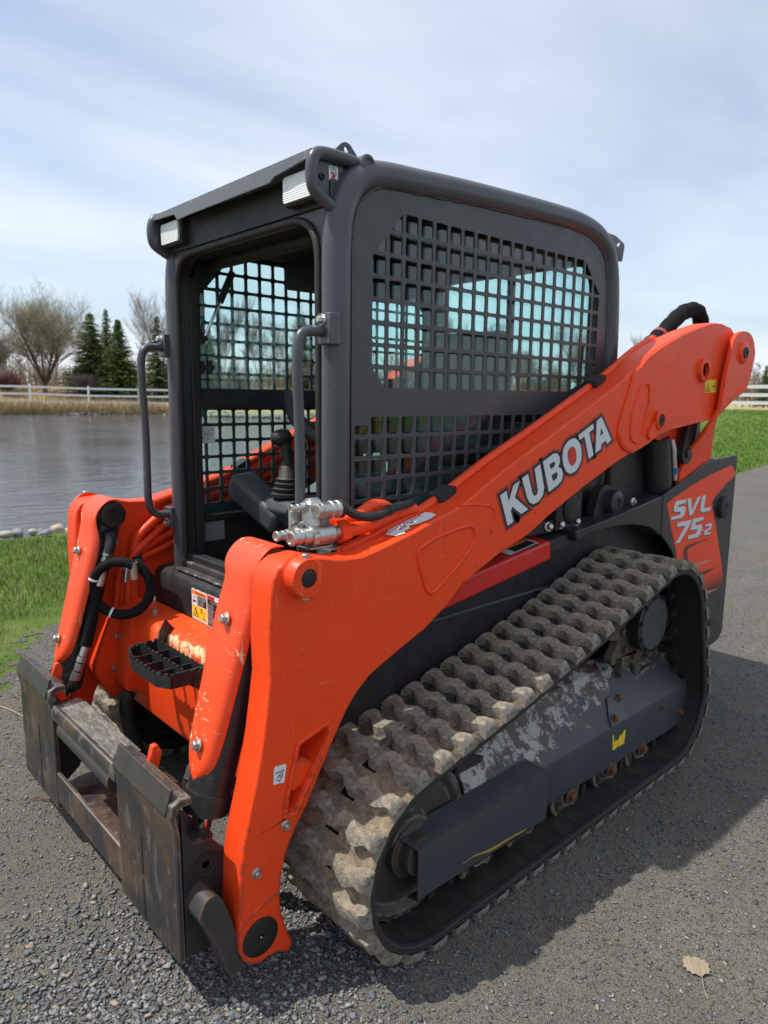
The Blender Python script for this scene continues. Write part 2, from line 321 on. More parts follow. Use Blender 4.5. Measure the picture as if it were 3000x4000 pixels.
def offset_poly(poly, d):                 # grow a polygon outwards by d (mitre limited)
    k = len(poly); A = sum(poly[i][0] * poly[(i + 1) % k][1] - poly[(i + 1) % k][0] * poly[i][1] for i in range(k)); sg = 1 if A > 0 else -1; o = []
    for i in range(k):
        p = Vector(poly[i]); a = (p - Vector(poly[i - 1])).normalized(); b = (Vector(poly[(i + 1) % k]) - p).normalized()
        na = Vector((a.y, -a.x)) * sg; nb = Vector((b.y, -b.x)) * sg; m_ = na + nb
        if m_.length < 0.3: o += [tuple(p + na * d), tuple(p + nb * d)]; continue
        m_.normalize(); q = d / max(0.5, m_.dot(na)); o.append(tuple(p + m_ * q))
    return o
def text_mesh(txt, size, M4):             # flat lettering placed by a 4x4 matrix
    cu = bpy.data.curves.new('lettering', 'FONT'); cu.body = txt; cu.size = size; cu.resolution_u = 2
    o = bpy.data.objects.new('lettering', cu); me = bpy.data.meshes.new_from_object(o); bpy.data.objects.remove(o); me.transform(M4); return me
def basis(o, ux, uy):
    ux = Vector(ux).normalized(); uy = Vector(uy).normalized(); uz = ux.cross(uy); M = Matrix.Identity(4)
    for i in range(3): M[i][0] = ux[i]; M[i][1] = uy[i]; M[i][2] = uz[i]
    M.translation = Vector(o); return M
def join_meshes(name, mes):
    bm = bmesh.new()
    for me in mes: bm.from_mesh(me)
    o = bpy.data.meshes.new(name); bm.to_mesh(o); bm.free(); return o

# ================================================================== SETTING
POND = [(30, -6.1), (4, -6.15), (-3, -6.35), (-9, -8.5), (-16, -16), (-25, -31), (-30.5, -41.5), (-28.5, -46), (-26.5, -52), (-25.5, -58.2), (-20.6, -59.5), (-15.5, -60.5), (-12.2, -59.6), (-6, -61.5), (6, -64), (24, -66), (46, -58), (46, -6.1)]
def sdist(px, py, poly):
    d = np.full(px.shape, 1e9); ins = np.zeros(px.shape, bool); n = len(poly)
    for i in range(n):
        ax_, ay = poly[i]; bx_, by = poly[(i + 1) % n]; ex, ey = bx_ - ax_, by - ay; t_ = np.clip(((px - ax_) * ex + (py - ay) * ey) / (ex * ex + ey * ey), 0, 1); d = np.minimum(d, np.hypot(px - ax_ - ex * t_, py - ay - ey * t_))
        c = ((ay > py) != (by > py)) & (px < (bx_ - ax_) * (py - ay) / (by - ay + 1e-12) + ax_); ins ^= c
    return np.where(ins, -d, d)
def sm(a, b, x): t_ = np.clip((x - a) / (b - a), 0, 1); return t_ * t_ * (3 - 2 * t_)
WZ = -0.25
def wob(x, y): return 0.5 * np.sin(x * 0.31 + 1.3) * np.cos(y * 0.27 + 0.4) + 0.3 * np.sin(x * 0.83 + y * 0.61) + 0.2 * np.cos(x * 1.7 - y * 1.3)
def height(x, y):
    sd = sdist(x, y, POND); far = sm(-28, -40, y) * sm(120, 60, np.abs(x)); right = sm(-13.5, -34, x) * sm(-30, -22, y)
    base = far * (0.75 * sm(0, 7, sd) + 1.35 * sm(7, 18, sd)) + right * 0.97 + sm(60, 200, np.hypot(x, y)) * 1.2
    near_w = np.where(far > 0.5, 2.2, 0.8); out_ = base + (WZ - 0.04) * (1 - sm(-0.1, 1, sd / near_w)); flat_ = sm(6.0, 22.0, np.hypot(x - 1, y)); out_ = out_ + 0.07 * wob(x, y) * flat_ * sm(0, 6, sd)
    return np.where(sd < 0, WZ - 0.04 - np.minimum(0.9, -sd * 0.45), out_), sd, far, right
YB = [(-140, -34), (-90, -22), (-40, -8.6), (-15, -4.0), (-12, -3.65), (-6, -3.1), (-1, -2.85), (0.6, -2.75), (1.26, -2.58), (1.55, -2.28), (1.80, -1.80), (2.3, -1.2), (3.2, -0.6), (7, 1.2)]
def ybound(x): return np.interp(x, [p[0] for p in YB], [p[1] for p in YB])
def hash2(x, y): v = np.sin(x * 127.1 + y * 311.7) * 43758.5453; return v - np.floor(v)
def grid_axis(c, n, a, mx): u = np.linspace(-1, 1, n); b = math.asinh(mx / a); return c + a * np.sinh(b * u)
def sheet(name, xs, ys, keep=None, dz=0.0, attrs=None):
    X, Y = np.meshgrid(xs, ys, indexing='ij'); Z, sd, far, right = height(X, Y); nx, ny = X.shape; idx = np.arange(nx * ny).reshape(nx, ny)
    q = np.stack([idx[:-1, :-1], idx[1:, :-1], idx[1:, 1:], idx[:-1, 1:]], -1).reshape(-1, 4)
    if keep is not None: kc = keep(X, Y); kf = (kc[:-1, :-1] & kc[1:, :-1] & kc[1:, 1:] & kc[:-1, 1:]).reshape(-1); q = q[kf]
    used = np.unique(q); mp_ = -np.ones(nx * ny, int); mp_[used] = np.arange(len(used)); q = mp_[q]; co = np.stack([X, Y, Z + dz], -1).reshape(-1, 3)[used]
    me = bpy.data.meshes.new(name); me.vertices.add(len(co)); me.vertices.foreach_set('co', co.ravel()); me.loops.add(q.size); me.loops.foreach_set('vertex_index', q.ravel()); me.polygons.add(len(q)); me.polygons.foreach_set('loop_start', np.arange(0, q.size, 4)); me.polygons.foreach_set('loop_total', np.full(len(q), 4)); me.update(calc_edges=True)
    me.polygons.foreach_set('use_smooth', np.ones(len(q), bool))
    if attrs:
        for nme, arr in attrs(X, Y, sd, far, right).items(): a = me.attributes.new(nme, 'FLOAT', 'POINT'); a.data.foreach_set('value', arr.reshape(-1)[used].astype(np.float32))
    return me
# --- ground: lawn, dry far bank, pond bed
def groundmat():
    M, t, p = newmat('lawn_and_dry_bank'); at = N(t, 'ShaderNodeAttribute', attribute_name='dry'); a2 = N(t, 'ShaderNodeAttribute', attribute_name='bed')
    n1 = noise(t, 1.6, 8, 0.7); n2 = noise(t, 9, 6, 0.7); n3 = noise(t, 0.35, 5, 0.6)
    g = mixc(t, ramp(t, n1, 0.38, 0.62), (0.075, 0.145, 0.024), (0.150, 0.195, 0.048)); g = mixc(t, ramp(t, n2, 0.5, 0.75, 0, 0.5), g, (0.17, 0.16, 0.07)); g = mixc(t, ramp(t, n3, 0.52, 0.68, 0, 0.45), g, (0.16, 0.15, 0.065))
    d = mixc(t, ramp(t, n1, 0.36, 0.64), (0.44, 0.33, 0.18), (0.30, 0.22, 0.12)); d = mixc(t, ramp(t, n2, 0.58, 0.7, 0, 0.6), d, (0.13, 0.10, 0.06)); d = mixc(t, ramp(t, n3, 0.60, 0.68, 0, 0.5), d, (0.11, 0.13, 0.04))
    dm = ramp(t, math_(t, 'ADD', at.outputs['Fac'], math_(t, 'MULTIPLY', math_(t, 'SUBTRACT', n1, 0.5), 0.7)), 0.4, 0.6)
    c = mixc(t, dm, g, d); c = mixc(t, a2.outputs['Fac'], c, (0.045, 0.038, 0.026)); t.links.new(c, p.inputs['Base Color']); p.inputs['Roughness'].default_value = 0.95; p.inputs['Specular IOR Level'].default_value = 0.1
    bump(t, p, noise(t, 22, 8, 0.75), 0.8, 0.05); return M
gx = grid_axis(1.2, 400, 1.2, 1100); gy = grid_axis(-2.6, 400, 1.2, 1100)
gme = sheet('ground', gx, gy, None, 0.0, lambda X, Y, sd, far, right: {'dry': np.clip(far + sm(-37, -52, X) * (Y > -60) * 0.9 + sm(150, 260, np.hypot(X, Y)), 0, 1), 'bed': sm(0.25, -0.3, sd)})
GROUND = ob('ground', gme, groundmat(), None, smooth=0, kind='structure')
# --- gravel drive 4 mm above the ground
def gravelmat():
    M, t, p = newmat('compacted_gravel'); tc = N(t, 'ShaderNodeTexCoord'); co = tc.outputs['Object']
    def vor(sc, feat='F1'):
        v = N(t, 'ShaderNodeTexVoronoi', feature=feat); v.inputs['Scale'].default_value = sc; v.inputs['Randomness'].default_value = 1.0; t.links.new(co, v.inputs['Vector']); return v
    def layer(sc, lo, hi, gate, c0, c1, tint):
        v = vor(sc); q = N(t, 'ShaderNodeSeparateColor'); t.links.new(v.outputs['Color'], q.inputs[0]); body = ramp(t, v.outputs['Distance'], hi, lo); g = ramp(t, q.outputs[1], gate, gate + 0.06)
        col = mixc(t, q.outputs[0], c0, c1); col = mixc(t, ramp(t, q.outputs[2], 0.86, 0.92), col, tint); return math_(t, 'MULTIPLY', body, g), col
    big = noise(t, 0.8, 6, 0.65); olive = ramp(t, noise(t, 1.3, 5, 0.6), 0.38, 0.62)
    fines = mixc(t, olive, (0.225, 0.210, 0.160), (0.145, 0.139, 0.122)); fines = mixc(t, ramp(t, noise(t, 420, 3, 0.75), 0.36, 0.60), mixc(t, 0.7, fines, (0.022, 0.022, 0.021)), mixc(t, 0.25, fines, (0.30, 0.28, 0.23)))
    m3, c3 = layer(330, 0.30, 0.46, 0.30, (0.040, 0.042, 0.045), (0.30, 0.29, 0.26), (0.36, 0.32, 0.26)); m2, c2 = layer(190, 0.30, 0.45, 0.28, (0.040, 0.043, 0.049), (0.38, 0.375, 0.36), (0.40, 0.30, 0.22)); m1, c1 = layer(115, 0.28, 0.42, 0.44, (0.040, 0.043, 0.050), (0.34, 0.34, 0.335), (0.46, 0.43, 0.37)); m0, c0_ = layer(62, 0.20, 0.32, 0.80, (0.060, 0.064, 0.073), (0.32, 0.32, 0.315), (0.46, 0.42, 0.35))
    c = mixc(t, m3, fines, c3); c = mixc(t, m2, c, c2); c = mixc(t, m1, c, c1); c = mixc(t, m0, c, c0_); c = mixc(t, ramp(t, noise(t, 5, 9, 0.8), 0.38, 0.62, 0.0, 0.45), c, mixc(t, 0.5, c, (0.045, 0.045, 0.044)))
    far = ramp(t, noise(t, 0.4, 8, 0.75, stretch=(0.3, 1.0, 1.0)), 0.42, 0.62, 0.0, 0.65); c = mixc(t, math_(t, 'MULTIPLY', far, ramp(t, noise(t, 30, 6, 0.8), 0.35, 0.6)), c, (0.145, 0.122, 0.088)); t.links.new(c, p.inputs['Base Color']); p.inputs['Roughness'].default_value = 0.9; p.inputs['Specular IOR Level'].default_value = 0.25
    h = math_(t, 'ADD', math_(t, 'ADD', math_(t, 'MULTIPLY', m1, 0.9), m0), math_(t, 'ADD', math_(t, 'MULTIPLY', m2, 0.55), math_(t, 'MULTIPLY', m3, 0.35))); h = math_(t, 'ADD', h, math_(t, 'MULTIPLY', noise(t, 230, 4, 0.75), 0.5)); bump(t, p, h, 1.0, 0.007); return M
GRAV = gravelmat()
dx = grid_axis(1.2, 420, 0.9, 140); dy = grid_axis(-2.3, 420, 0.9, 60)
def keep_drive(X, Y):
    jag = (hash2(np.floor(X * 14), np.floor(Y * 14)) - 0.5) * 0.16 + 0.10 * wob(X * 5, Y * 5); jag = jag * np.clip(1.4 - np.abs(X - 1.2) / 12, 0.6, 1.4)
    return (Y > ybound(X) + jag) & (Y < 14 + 0.35 * np.abs(X))
ob('gravel_drive', sheet('gravel_drive', dx, dy, keep_drive, 0.004), GRAV, None, smooth=0, kind='structure')
# --- pond water
def watermat():
    M, t, p = newmat('pond_water'); p.inputs['Base Color'].default_value = (0.080, 0.088, 0.100, 1); p.inputs['Roughness'].default_value = 0.07; p.inputs['IOR'].default_value = 1.333; p.inputs['Specular IOR Level'].default_value = 0.5
    tc = N(t, 'ShaderNodeTexCoord'); mp = N(t, 'ShaderNodeMapping'); mp.inputs['Rotation'].default_value = (0, 0, 0.62); mp.inputs['Scale'].default_value = (0.6, 1.5, 1); t.links.new(tc.outputs['Object'], mp.inputs[0])
    a = noise(t, 4.2, 4, 0.55, 0.6, vec=mp.outputs[0]); b = noise(t, 1.1, 3, 0.5, 0.4, vec=mp.outputs[0]); calm = ramp(t, noise(t, 0.09, 3, 0.5), 0.35, 0.62, 0.25, 1.0)
    h = math_(t, 'MULTIPLY', math_(t, 'ADD', a, math_(t, 'MULTIPLY', b, 1.2)), calm); bump(t, p, h, 0.75, 0.05); return M
ob('pond_water', MB().add([(-45, -80, WZ), (60, -80, WZ), (60, -4.5, WZ), (-45, -4.5, WZ)], [(0, 1, 2, 3)]), watermat(), None, smooth=0, kind='structure')

# --- scatter helpers
def tri_mesh(name, co, faces, tone=None, smooth=False, k=3):
    me = bpy.data.meshes.new(name); co = np.asarray(co, np.float32).reshape(-1, 3); faces = np.asarray(faces, np.int32).reshape(-1, k)
    me.vertices.add(len(co)); me.vertices.foreach_set('co', co.ravel()); me.loops.add(faces.size); me.loops.foreach_set('vertex_index', faces.ravel()); me.polygons.add(len(faces)); me.polygons.foreach_set('loop_start', np.arange(0, faces.size, k)); me.polygons.foreach_set('loop_total', np.full(len(faces), k)); me.update(calc_edges=True)
    if tone is not None: a = me.attributes.new('tone', 'FLOAT', 'POINT'); a.data.foreach_set('value', np.asarray(tone, np.float32))
    if smooth: me.polygons.foreach_set('use_smooth', np.ones(len(faces), bool))
    return me
def tonemat(name, stops, rough=0.9, transl=0.0, nz=0.0):
    M, t, p = newmat(name); at = N(t, 'ShaderNodeAttribute', attribute_name='tone'); r = N(t, 'ShaderNodeValToRGB'); r.color_ramp.elements[0].color = stops[0][1] + (1,); r.color_ramp.elements[0].position = stops[0][0]; r.color_ramp.elements[1].color = stops[-1][1] + (1,); r.color_ramp.elements[1].position = stops[-1][0]
    for q, c in stops[1:-1]: e = r.color_ramp.elements.new(q); e.color = c + (1,)
    t.links.new(at.outputs['Fac'], r.inputs[0]); c = r.outputs[0]
    if nz: c = mixc(t, ramp(t, noise(t, nz, 5, 0.7), 0.35, 0.65, 0, 0.45), c, (0.06, 0.06, 0.058))
    t.links.new(c, p.inputs['Base Color']); p.inputs['Roughness'].default_value = rough; p.inputs['Specular IOR Level'].default_value = 0.2
    if transl: p.inputs['Transmission Weight'].default_value = 0.0; p.inputs['Subsurface Weight'].default_value = 0.0
    return M
def sphere_pts():
    bm = bmesh.new(); bmesh.ops.create_icosphere(bm, subdivisions=1, radius=1.0); v = np.array([tuple(q.co) for q in bm.verts]); f = np.array([[q.index for q in fc.verts] for fc in bm.faces]); bm.free(); return v, f
# loose stones: crushed angular gravel
OCT = np.array([(1.15, .1, -.1), (-1.0, -.35, 0), (.15, .95, .1), (-.1, -1, .05), (.35, .3, .75), (-.5, -.2, .7), (0, 0, -.7)], float)
OF = None
def hull_faces(v):
    bm = bmesh.new(); vs = [bm.verts.new(tuple(q)) for q in v]; r = bmesh.ops.convex_hull(bm, input=vs); bm.verts.ensure_lookup_table(); bm.verts.index_update(); f = [[q.index for q in fc.verts] for fc in bm.faces]; bm.free(); return np.array([q for q in f if len(q) == 3])
OF = hull_faces(OCT)
def stones(name, pts, rad, tone, mat, kind='stuff', flatn=0.65, sink=0.25):
    n = len(pts); jit = rng.uniform(0.55, 1.3, (n, len(OCT), 1)); v = OCT[None] * jit; sc = np.stack([rng.uniform(.75, 1.3, n), rng.uniform(.75, 1.2, n), rng.uniform(.5, .95, n) * flatn / 0.65 * 0.8], -1); v = v * sc[:, None]
    a = rng.uniform(0, 2 * np.pi, n); tl = rng.uniform(-0.5, 0.5, n); ca, sa = np.cos(a), np.sin(a); ct, st_ = np.cos(tl), np.sin(tl)
    x = v[..., 0] * ct[:, None] + v[..., 2] * st_[:, None]; z = -v[..., 0] * st_[:, None] + v[..., 2] * ct[:, None]; y = v[..., 1]; X = x * ca[:, None] - y * sa[:, None]; Y = x * sa[:, None] + y * ca[:, None]
    v = np.stack([X, Y, z], -1) * rad[:, None, None]; v[..., 0] += pts[:, 0, None]; v[..., 1] += pts[:, 1, None]; v[..., 2] += (pts[:, 2] + rad * sink)[:, None]
    f = OF[None] + (np.arange(n) * len(OCT))[:, None, None]; return ob(name, tri_mesh(name, v, f, np.repeat(tone, len(OCT))), mat, None, smooth=0, kind=kind)
STONEM = tonemat('crushed_stone', [(0.0, (0.075, 0.079, 0.087)), (0.40, (0.150, 0.157, 0.166)), (0.70, (0.235, 0.238, 0.238)), (0.90, (0.36, 0.345, 0.31)), (1.0, (0.38, 0.26, 0.19))], 0.88, nz=120)
def gravel_density(x, y):
    base = 0.30 + 0.70 * sm(0.2, 1.0, 0.5 + 0.6 * wob(x * 2.2 + 3, y * 2.0) + 0.35 * np.sin(x * 3.1 + 1) * np.sin(y * 2.7))
    heap = np.exp(-((x - 1.66) ** 2 / 0.10 + (y - 0.55) ** 2 / 0.10)) + 0.9 * np.exp(-((x - 2.15) ** 2 / 0.10 + (y - 0.62) ** 2 / 0.06)); left = sm(1.35, 2.1, x) * 0.55 + sm(-0.9, -1.6, y) * 0.5 * sm(-1, 0.5, x)
    right_ = 1 - 0.80 * sm(1.0, 1.15, y) * sm(2.0, 1.5, x); return np.clip((base * (0.35 + left) + heap * 1.2) * right_, 0.30, 1.6)
n = 260000; px = rng.uniform(-4.5, 2.75, n); py = rng.uniform(-2.5, 2.1, n); k_ = rng.uniform(0, 1.5, n) < gravel_density(px, py) * np.clip(1.25 - np.hypot(px - 2.2, py - 0.6) * 0.16, 0.35, 1); k_ &= py > ybound(px) - 0.15; px, py = px[k_], py[k_]; rd = rng.gamma(3.0, 0.0010, len(px)) + 0.0014
stones('loose_gravel', np.stack([px, py, np.full(len(px), 0.0045)], -1), np.clip(rd, 0.0016, 0.0075), rng.beta(1.6, 1.7, len(px)), STONEM)
n = 90000; px = rng.uniform(0.6, 2.7, n); py = rng.uniform(-2.2, 1.5, n); g_ = gravel_density(px, py); k_ = rng.uniform(0, 1.0, n) < (g_ - 0.36) * 0.8; k_ &= py > ybound(px); px, py = px[k_], py[k_]; rd = rng.gamma(2.2, 0.0016, len(px)) + 0.0030
stones('crushed_stone', np.stack([px, py, np.full(len(px), 0.0045)], -1), np.clip(rd, 0.0032, 0.0130), rng.beta(1.5, 1.6, len(px)), STONEM)
# --- grass blades on the near lawn and along the ragged drive edge
def blades(name, px, py, hgt, wid, tone, mat, lean=0.5, zoff=None):
    n = len(px); z0 = height(px, py)[0] if zoff is None else zoff; a = rng.uniform(0, 2 * np.pi, n); dx_, dy_ = np.cos(a), np.sin(a); l = hgt * lean * rng.uniform(0.2, 1, n); b = rng.uniform(0, 2 * np.pi, n); lx, ly = np.cos(b) * l, np.sin(b) * l
    v = np.zeros((n, 5, 3)); 
    for j, (sg, hh, lf, ww) in enumerate(((-1, 0, 0, 1), (1, 0, 0, 1), (1, 0.6, 0.35, 0.7), (-1, 0.6, 0.35, 0.7), (0, 1.0, 1.0, 0))): v[:, j, 0] = px + dx_ * wid * sg * ww + lx * lf; v[:, j, 1] = py + dy_ * wid * sg * ww + ly * lf; v[:, j, 2] = z0 + hgt * hh
    f = np.array([[0, 1, 2], [0, 2, 3], [3, 2, 4]])[None] + (np.arange(n) * 5)[:, None, None]; return ob(name, tri_mesh(name, v, f, np.repeat(tone, 5)), mat, None, smooth=0, kind='stuff')
GRASSM = tonemat('grass_blades', [(0.0, (0.060, 0.130, 0.018)), (0.45, (0.120, 0.225, 0.032)), (0.75, (0.200, 0.265, 0.060)), (0.88, (0.34, 0.30, 0.13)), (1.0, (0.50, 0.43, 0.25))], 0.7)
n = 150000; px = rng.uniform(-3.5, 2.6, n); py = rng.uniform(-6.4, -1.2, n); lim = ybound(px); dd = lim - py; prob = np.clip(dd / 0.55 + 0.15, 0, 1) ** 1.3; clump = 0.55 + 0.45 * np.sin(px * 9 + 2 * np.sin(py * 7)) * np.sin(py * 8 + 1.3 * np.sin(px * 6)); prob = np.where(dd < 0.45, prob * np.clip(clump * 1.5 - 0.25, 0, 1), prob * (0.6 + 0.4 * clump)); k_ = (rng.uniform(0, 1, n) < prob) & (dd > -0.25) & (py > -5.34 + 0.08 * np.sin(px * 5)); px, py = px[k_], py[k_]
dryp = np.clip(0.55 + 0.5 * wob(px * 1.8, py * 1.8 + 2), 0, 1); tone = np.where(rng.uniform(0, 1, len(px)) < 0.09 + 0.22 * dryp, rng.uniform(0.8, 1.0, len(px)), rng.beta(2.2, 2.6, len(px)) * 0.8)
blades('lawn_grass', px, py, rng.uniform(0.014, 0.042, len(px)) * (0.7 + 0.6 * (ybound(px) - py > 0.3)), rng.uniform(0.0012, 0.0026, len(px)), tone, GRASSM, 0.75)
n = 60000; px = rng.uniform(-34, -3.5, n) ; py = ybound(px) - rng.gamma(1.3, 2.2, n) + 0.1; k_ = (py > -22) & (sdist(px, py, POND) > 0.3); px, py = px[k_], py[k_]; blades('field_grass', px, py, rng.uniform(0.03, 0.08, len(px)), rng.uniform(0.004, 0.012, len(px)), rng.beta(2.2, 2.6, len(px)) * 0.85, GRASSM, 0.8)
# --- shore stones: near rocks one by one, far riprap
sv, sf = sphere_pts()
ROCKC = [(0.42, 0.31, 0.20), (0.40, 0.33, 0.27), (0.25, 0.265, 0.27), (0.33, 0.31, 0.27), (0.20, 0.215, 0.225)]; ROCKN = ['tan', 'pinkish', 'blue grey', 'pale', 'dark grey']
RM = [paint(c + '_shore_rock'.replace(' ', '_'), col, 0.8, dust=0.35, dustcol=tuple(v * 0.55 for v in col), specks=0.4) for c, col in zip([q.replace(' ', '_') for q in ROCKN], ROCKC)]
def rock(x, y, r, ci, label, seed, flat_=0.62):
    r_ = np.random.default_rng(seed); bm = bmesh.new(); bmesh.ops.create_icosphere(bm, subdivisions=3, radius=1.0); ph = r_.uniform(0, 6, 6)
    for v in bm.verts:
        c = v.co; d = 1 + 0.16 * math.sin(c.x * 2.6 + ph[0]) + 0.15 * math.sin(c.y * 3.1 + ph[1]) + 0.13 * math.sin(c.z * 3.7 + ph[2]) + 0.06 * math.sin(c.x * 7 + c.y * 6 + ph[3]); v.co = Vector((c.x * 1.15, c.y * 0.9, c.z * flat_)) * d * r
    me = bpy.data.meshes.new('shore_rock'); bm.to_mesh(me); bm.free(); o = ob('shore_rock', me, RM[ci], None, smooth=80); o.location = (x, y, float(height(np.array([x]), np.array([y]))[0][0]) + r * 0.22 + 0.035); o.rotation_euler = (0, 0, r_.uniform(0, 6)); return tag(o, label, 'rock', 'rocks along the near pond shore')
RK = [(1.02, -5.50, 0.055, 3, 'small pale rock at the left end of the near shore row, in the grass'), (0.80, -5.56, 0.075, 3, 'flat pale rock second from the left in the near shore row'), (0.66, -5.66, 0.085, 4, 'wide dark flat rock in the left half of the near shore row'), (0.52, -5.60, 0.06, 3, 'small pale rock between the wide dark rock and the pinkish rock'), (0.40, -5.74, 0.07, 4, 'low dark rock just left of the pinkish rock on the near shore'), (0.27, -5.72, 0.095, 1, 'rounded pinkish rock on the near shore'), (0.10, -5.92, 0.10, 0, 'tan round rock standing highest on the near shore'), (0.06, -5.66, 0.095, 2, 'blue grey rock right of the pinkish rock on the near shore'), (-0.17, -5.78, 0.11, 2, 'largest blue grey rock against the orange arm at the near pond edge'), (-0.05, -6.02, 0.06, 3, 'small pale stone wedged behind the blue grey rocks'), (0.45, -5.40, 0.055, 4, 'grey stone lying forward in the grass near the pond edge')]
for i, (x, y, r, ci, lab) in enumerate(RK): rock(x, y, r * 0.88, ci, lab, 40 + i, 0.72)
n = 160; xx = rng.uniform(-6, -0.4, n); yy = -5.85 - 0.05 * np.abs(xx) + rng.normal(0, 0.12, n); stones('near_shore_stones', np.stack([xx, yy, height(xx, yy)[0]], -1), rng.uniform(0.05, 0.12, n), rng.uniform(0.3, 1.0, n), tonemat('near_riprap_stone', [(0, (0.15, 0.155, 0.16)), (0.6, (0.32, 0.30, 0.26)), (1.0, (0.44, 0.35, 0.25))], 0.85))
n = 900; q = [(-31, -41.5), (-28.7, -46), (-26.7, -52), (-25.7, -58)]; t_ = rng.uniform(0, 3, n); i_ = t_.astype(int); f_ = t_ - i_; Q = np.array(q); pp_ = Q[i_] * (1 - f_)[:, None] + Q[i_ + 1] * f_[:, None] + rng.normal(0, 0.28, (n, 2)) + np.array([-0.5, -0.1]); zz_ = height(pp_[:, 0], pp_[:, 1])[0]; stones('far_shore_riprap', np.stack([pp_[:, 0], pp_[:, 1], np.maximum(zz_, WZ - 0.02)], -1), rng.uniform(0.12, 0.34, n), rng.uniform(0.45, 1.0, n), tonemat('riprap_stone', [(0, (0.16, 0.16, 0.155)), (0.6, (0.27, 0.25, 0.215)), (1.0, (0.38, 0.31, 0.23))], 0.85))
n = 110; xx = rng.uniform(-25, -17.5, n); yy = -60.0 - 0.10 * (xx + 20) + rng.normal(0, 0.25, n) ; zz_ = height(xx, yy)[0]; stones('far_shore_stones', np.stack([xx, yy, np.maximum(zz_, WZ - 0.02)], -1), rng.uniform(0.08, 0.24, n), rng.uniform(0.1, 0.7, n), bpy.data.materials['riprap_stone'])
# --- dry reeds and grass tufts on the far bank
REEDM = tonemat('dry_reeds', [(0.0, (0.20, 0.14, 0.08)), (0.5, (0.42, 0.31, 0.17)), (1.0, (0.58, 0.46, 0.27))], 0.9)
cl = rng.uniform(-27, 8, 260); cw_ = rng.uniform(0.3, 1.1, 260); n = 26000; ci = rng.integers(0, 260, n); px = cl[ci] + rng.normal(0, 1, n) * cw_[ci]; sy = np.interp(px, [-27, -25.5, -20.6, -15.5, -12.2, -6, 6, 24], [-56, -58.6, -59.9, -60.9, -60.0, -61.9, -64.4, -66.2]); py = sy - np.abs(rng.normal(0, 1.0, n)) + 0.15
hh = (0.25 + 0.75 * cw_[ci] * rng.uniform(0.2, 1, n)) * np.where(rng.uniform(0, 1, n) < 0.1, 1.6, 1.0); blades('far_bank_reeds', px, py, hh, np.full(n, 0.018), rng.beta(2, 2, n), REEDM, 0.8)
n = 30000; px = rng.uniform(-48, 14, n); py = -60 - rng.uniform(0, 26, n) + 0.35 * np.abs(px + 18) * 0.5; k_ = sdist(px, py, POND) > 1.5; px, py = px[k_], py[k_]; blades('far_bank_grass', px, py, rng.uniform(0.12, 0.45, len(px)), np.full(len(px), 0.025), rng.beta(2, 2, len(px)), REEDM, 0.9)
# --- fences of white rails
WHITEP = paint('white_vinyl_fence', (0.80, 0.80, 0.79), 0.5, dust=0.08)
def fence(name, pts, zt, hs, label, pw=0.14, below=1.75, group=None):
    F_ = empty(name, (pts[0][0], pts[0][1], 0)); tag(F_, label, 'fence'); o0 = Vector((pts[0][0], pts[0][1], 0))
    for (x, y), z in zip(pts, zt):
        p_ = MB().box(x - pw / 2, x + pw / 2, y - pw / 2, y + pw / 2, z - below, z + 0.06).add([(x - pw * .6, y - pw * .6, z + .06), (x + pw * .6, y - pw * .6, z + .06), (x + pw * .6, y + pw * .6, z + .06), (x - pw * .6, y + pw * .6, z + .06), (x, y, z + .14)], [(0, 1, 4), (1, 2, 4), (2, 3, 4), (3, 0, 4), (0, 3, 2, 1)]); o = ob('post', p_, WHITEP, F_, smooth=0); o.matrix_parent_inverse = Matrix.Translation(-o0)
    for i in range(len(pts) - 1):
        a = Vector((pts[i][0], pts[i][1], 0)); b = Vector((pts[i + 1][0], pts[i + 1][1], 0)); d = (b - a).normalized(); nn = Vector((-d.y, d.x, 0)) * 0.03
        for h in hs:
            z0, z1 = zt[i] - h, zt[i + 1] - h; q = lambda e, z, sg, dz: (e.x + nn.x * sg, e.y + nn.y * sg, z + dz); r_ = MB().hexa([q(a, z0, -1, -.09), q(a, z0, 1, -.09), q(a, z0, 1, .09), q(a, z0, -1, .09)], [q(b, z1, -1, -.09), q(b, z1, 1, -.09), q(b, z1, 1, .09), q(b, z1, -1, .09)]); o = ob('rail', r_, WHITEP, F_, smooth=0); o.matrix_parent_inverse = Matrix.Translation(-o0)
    return F_
fence('rail_fence', [(-7.9, -65.28), (-11.92, -64.52), (-16.18, -63.44), (-20.58, -62.02), (-24.51, -60.45), (-28.68, -58.46), (-32.71, -56.2), (-36.58, -53.66), (-40.29, -50.85)], [2.14, 2.14, 2.14, 2.02, 2.0, 2.0, 2.0, 2.0, 2.0], (0.07, 0.68, 1.27), 'white three rail fence on the far bank of the pond')
fence('rail_fence', [(-32.6, -20.6), (-35.0, -15.8), (-37.4, -11.0), (-39.8, -6.2), (-42.2, -1.4), (-44.6, 3.4)], [2.28] * 6, (0.06, 0.49, 0.90), 'white three rail fence on the lawn right of the loader', below=1.5)

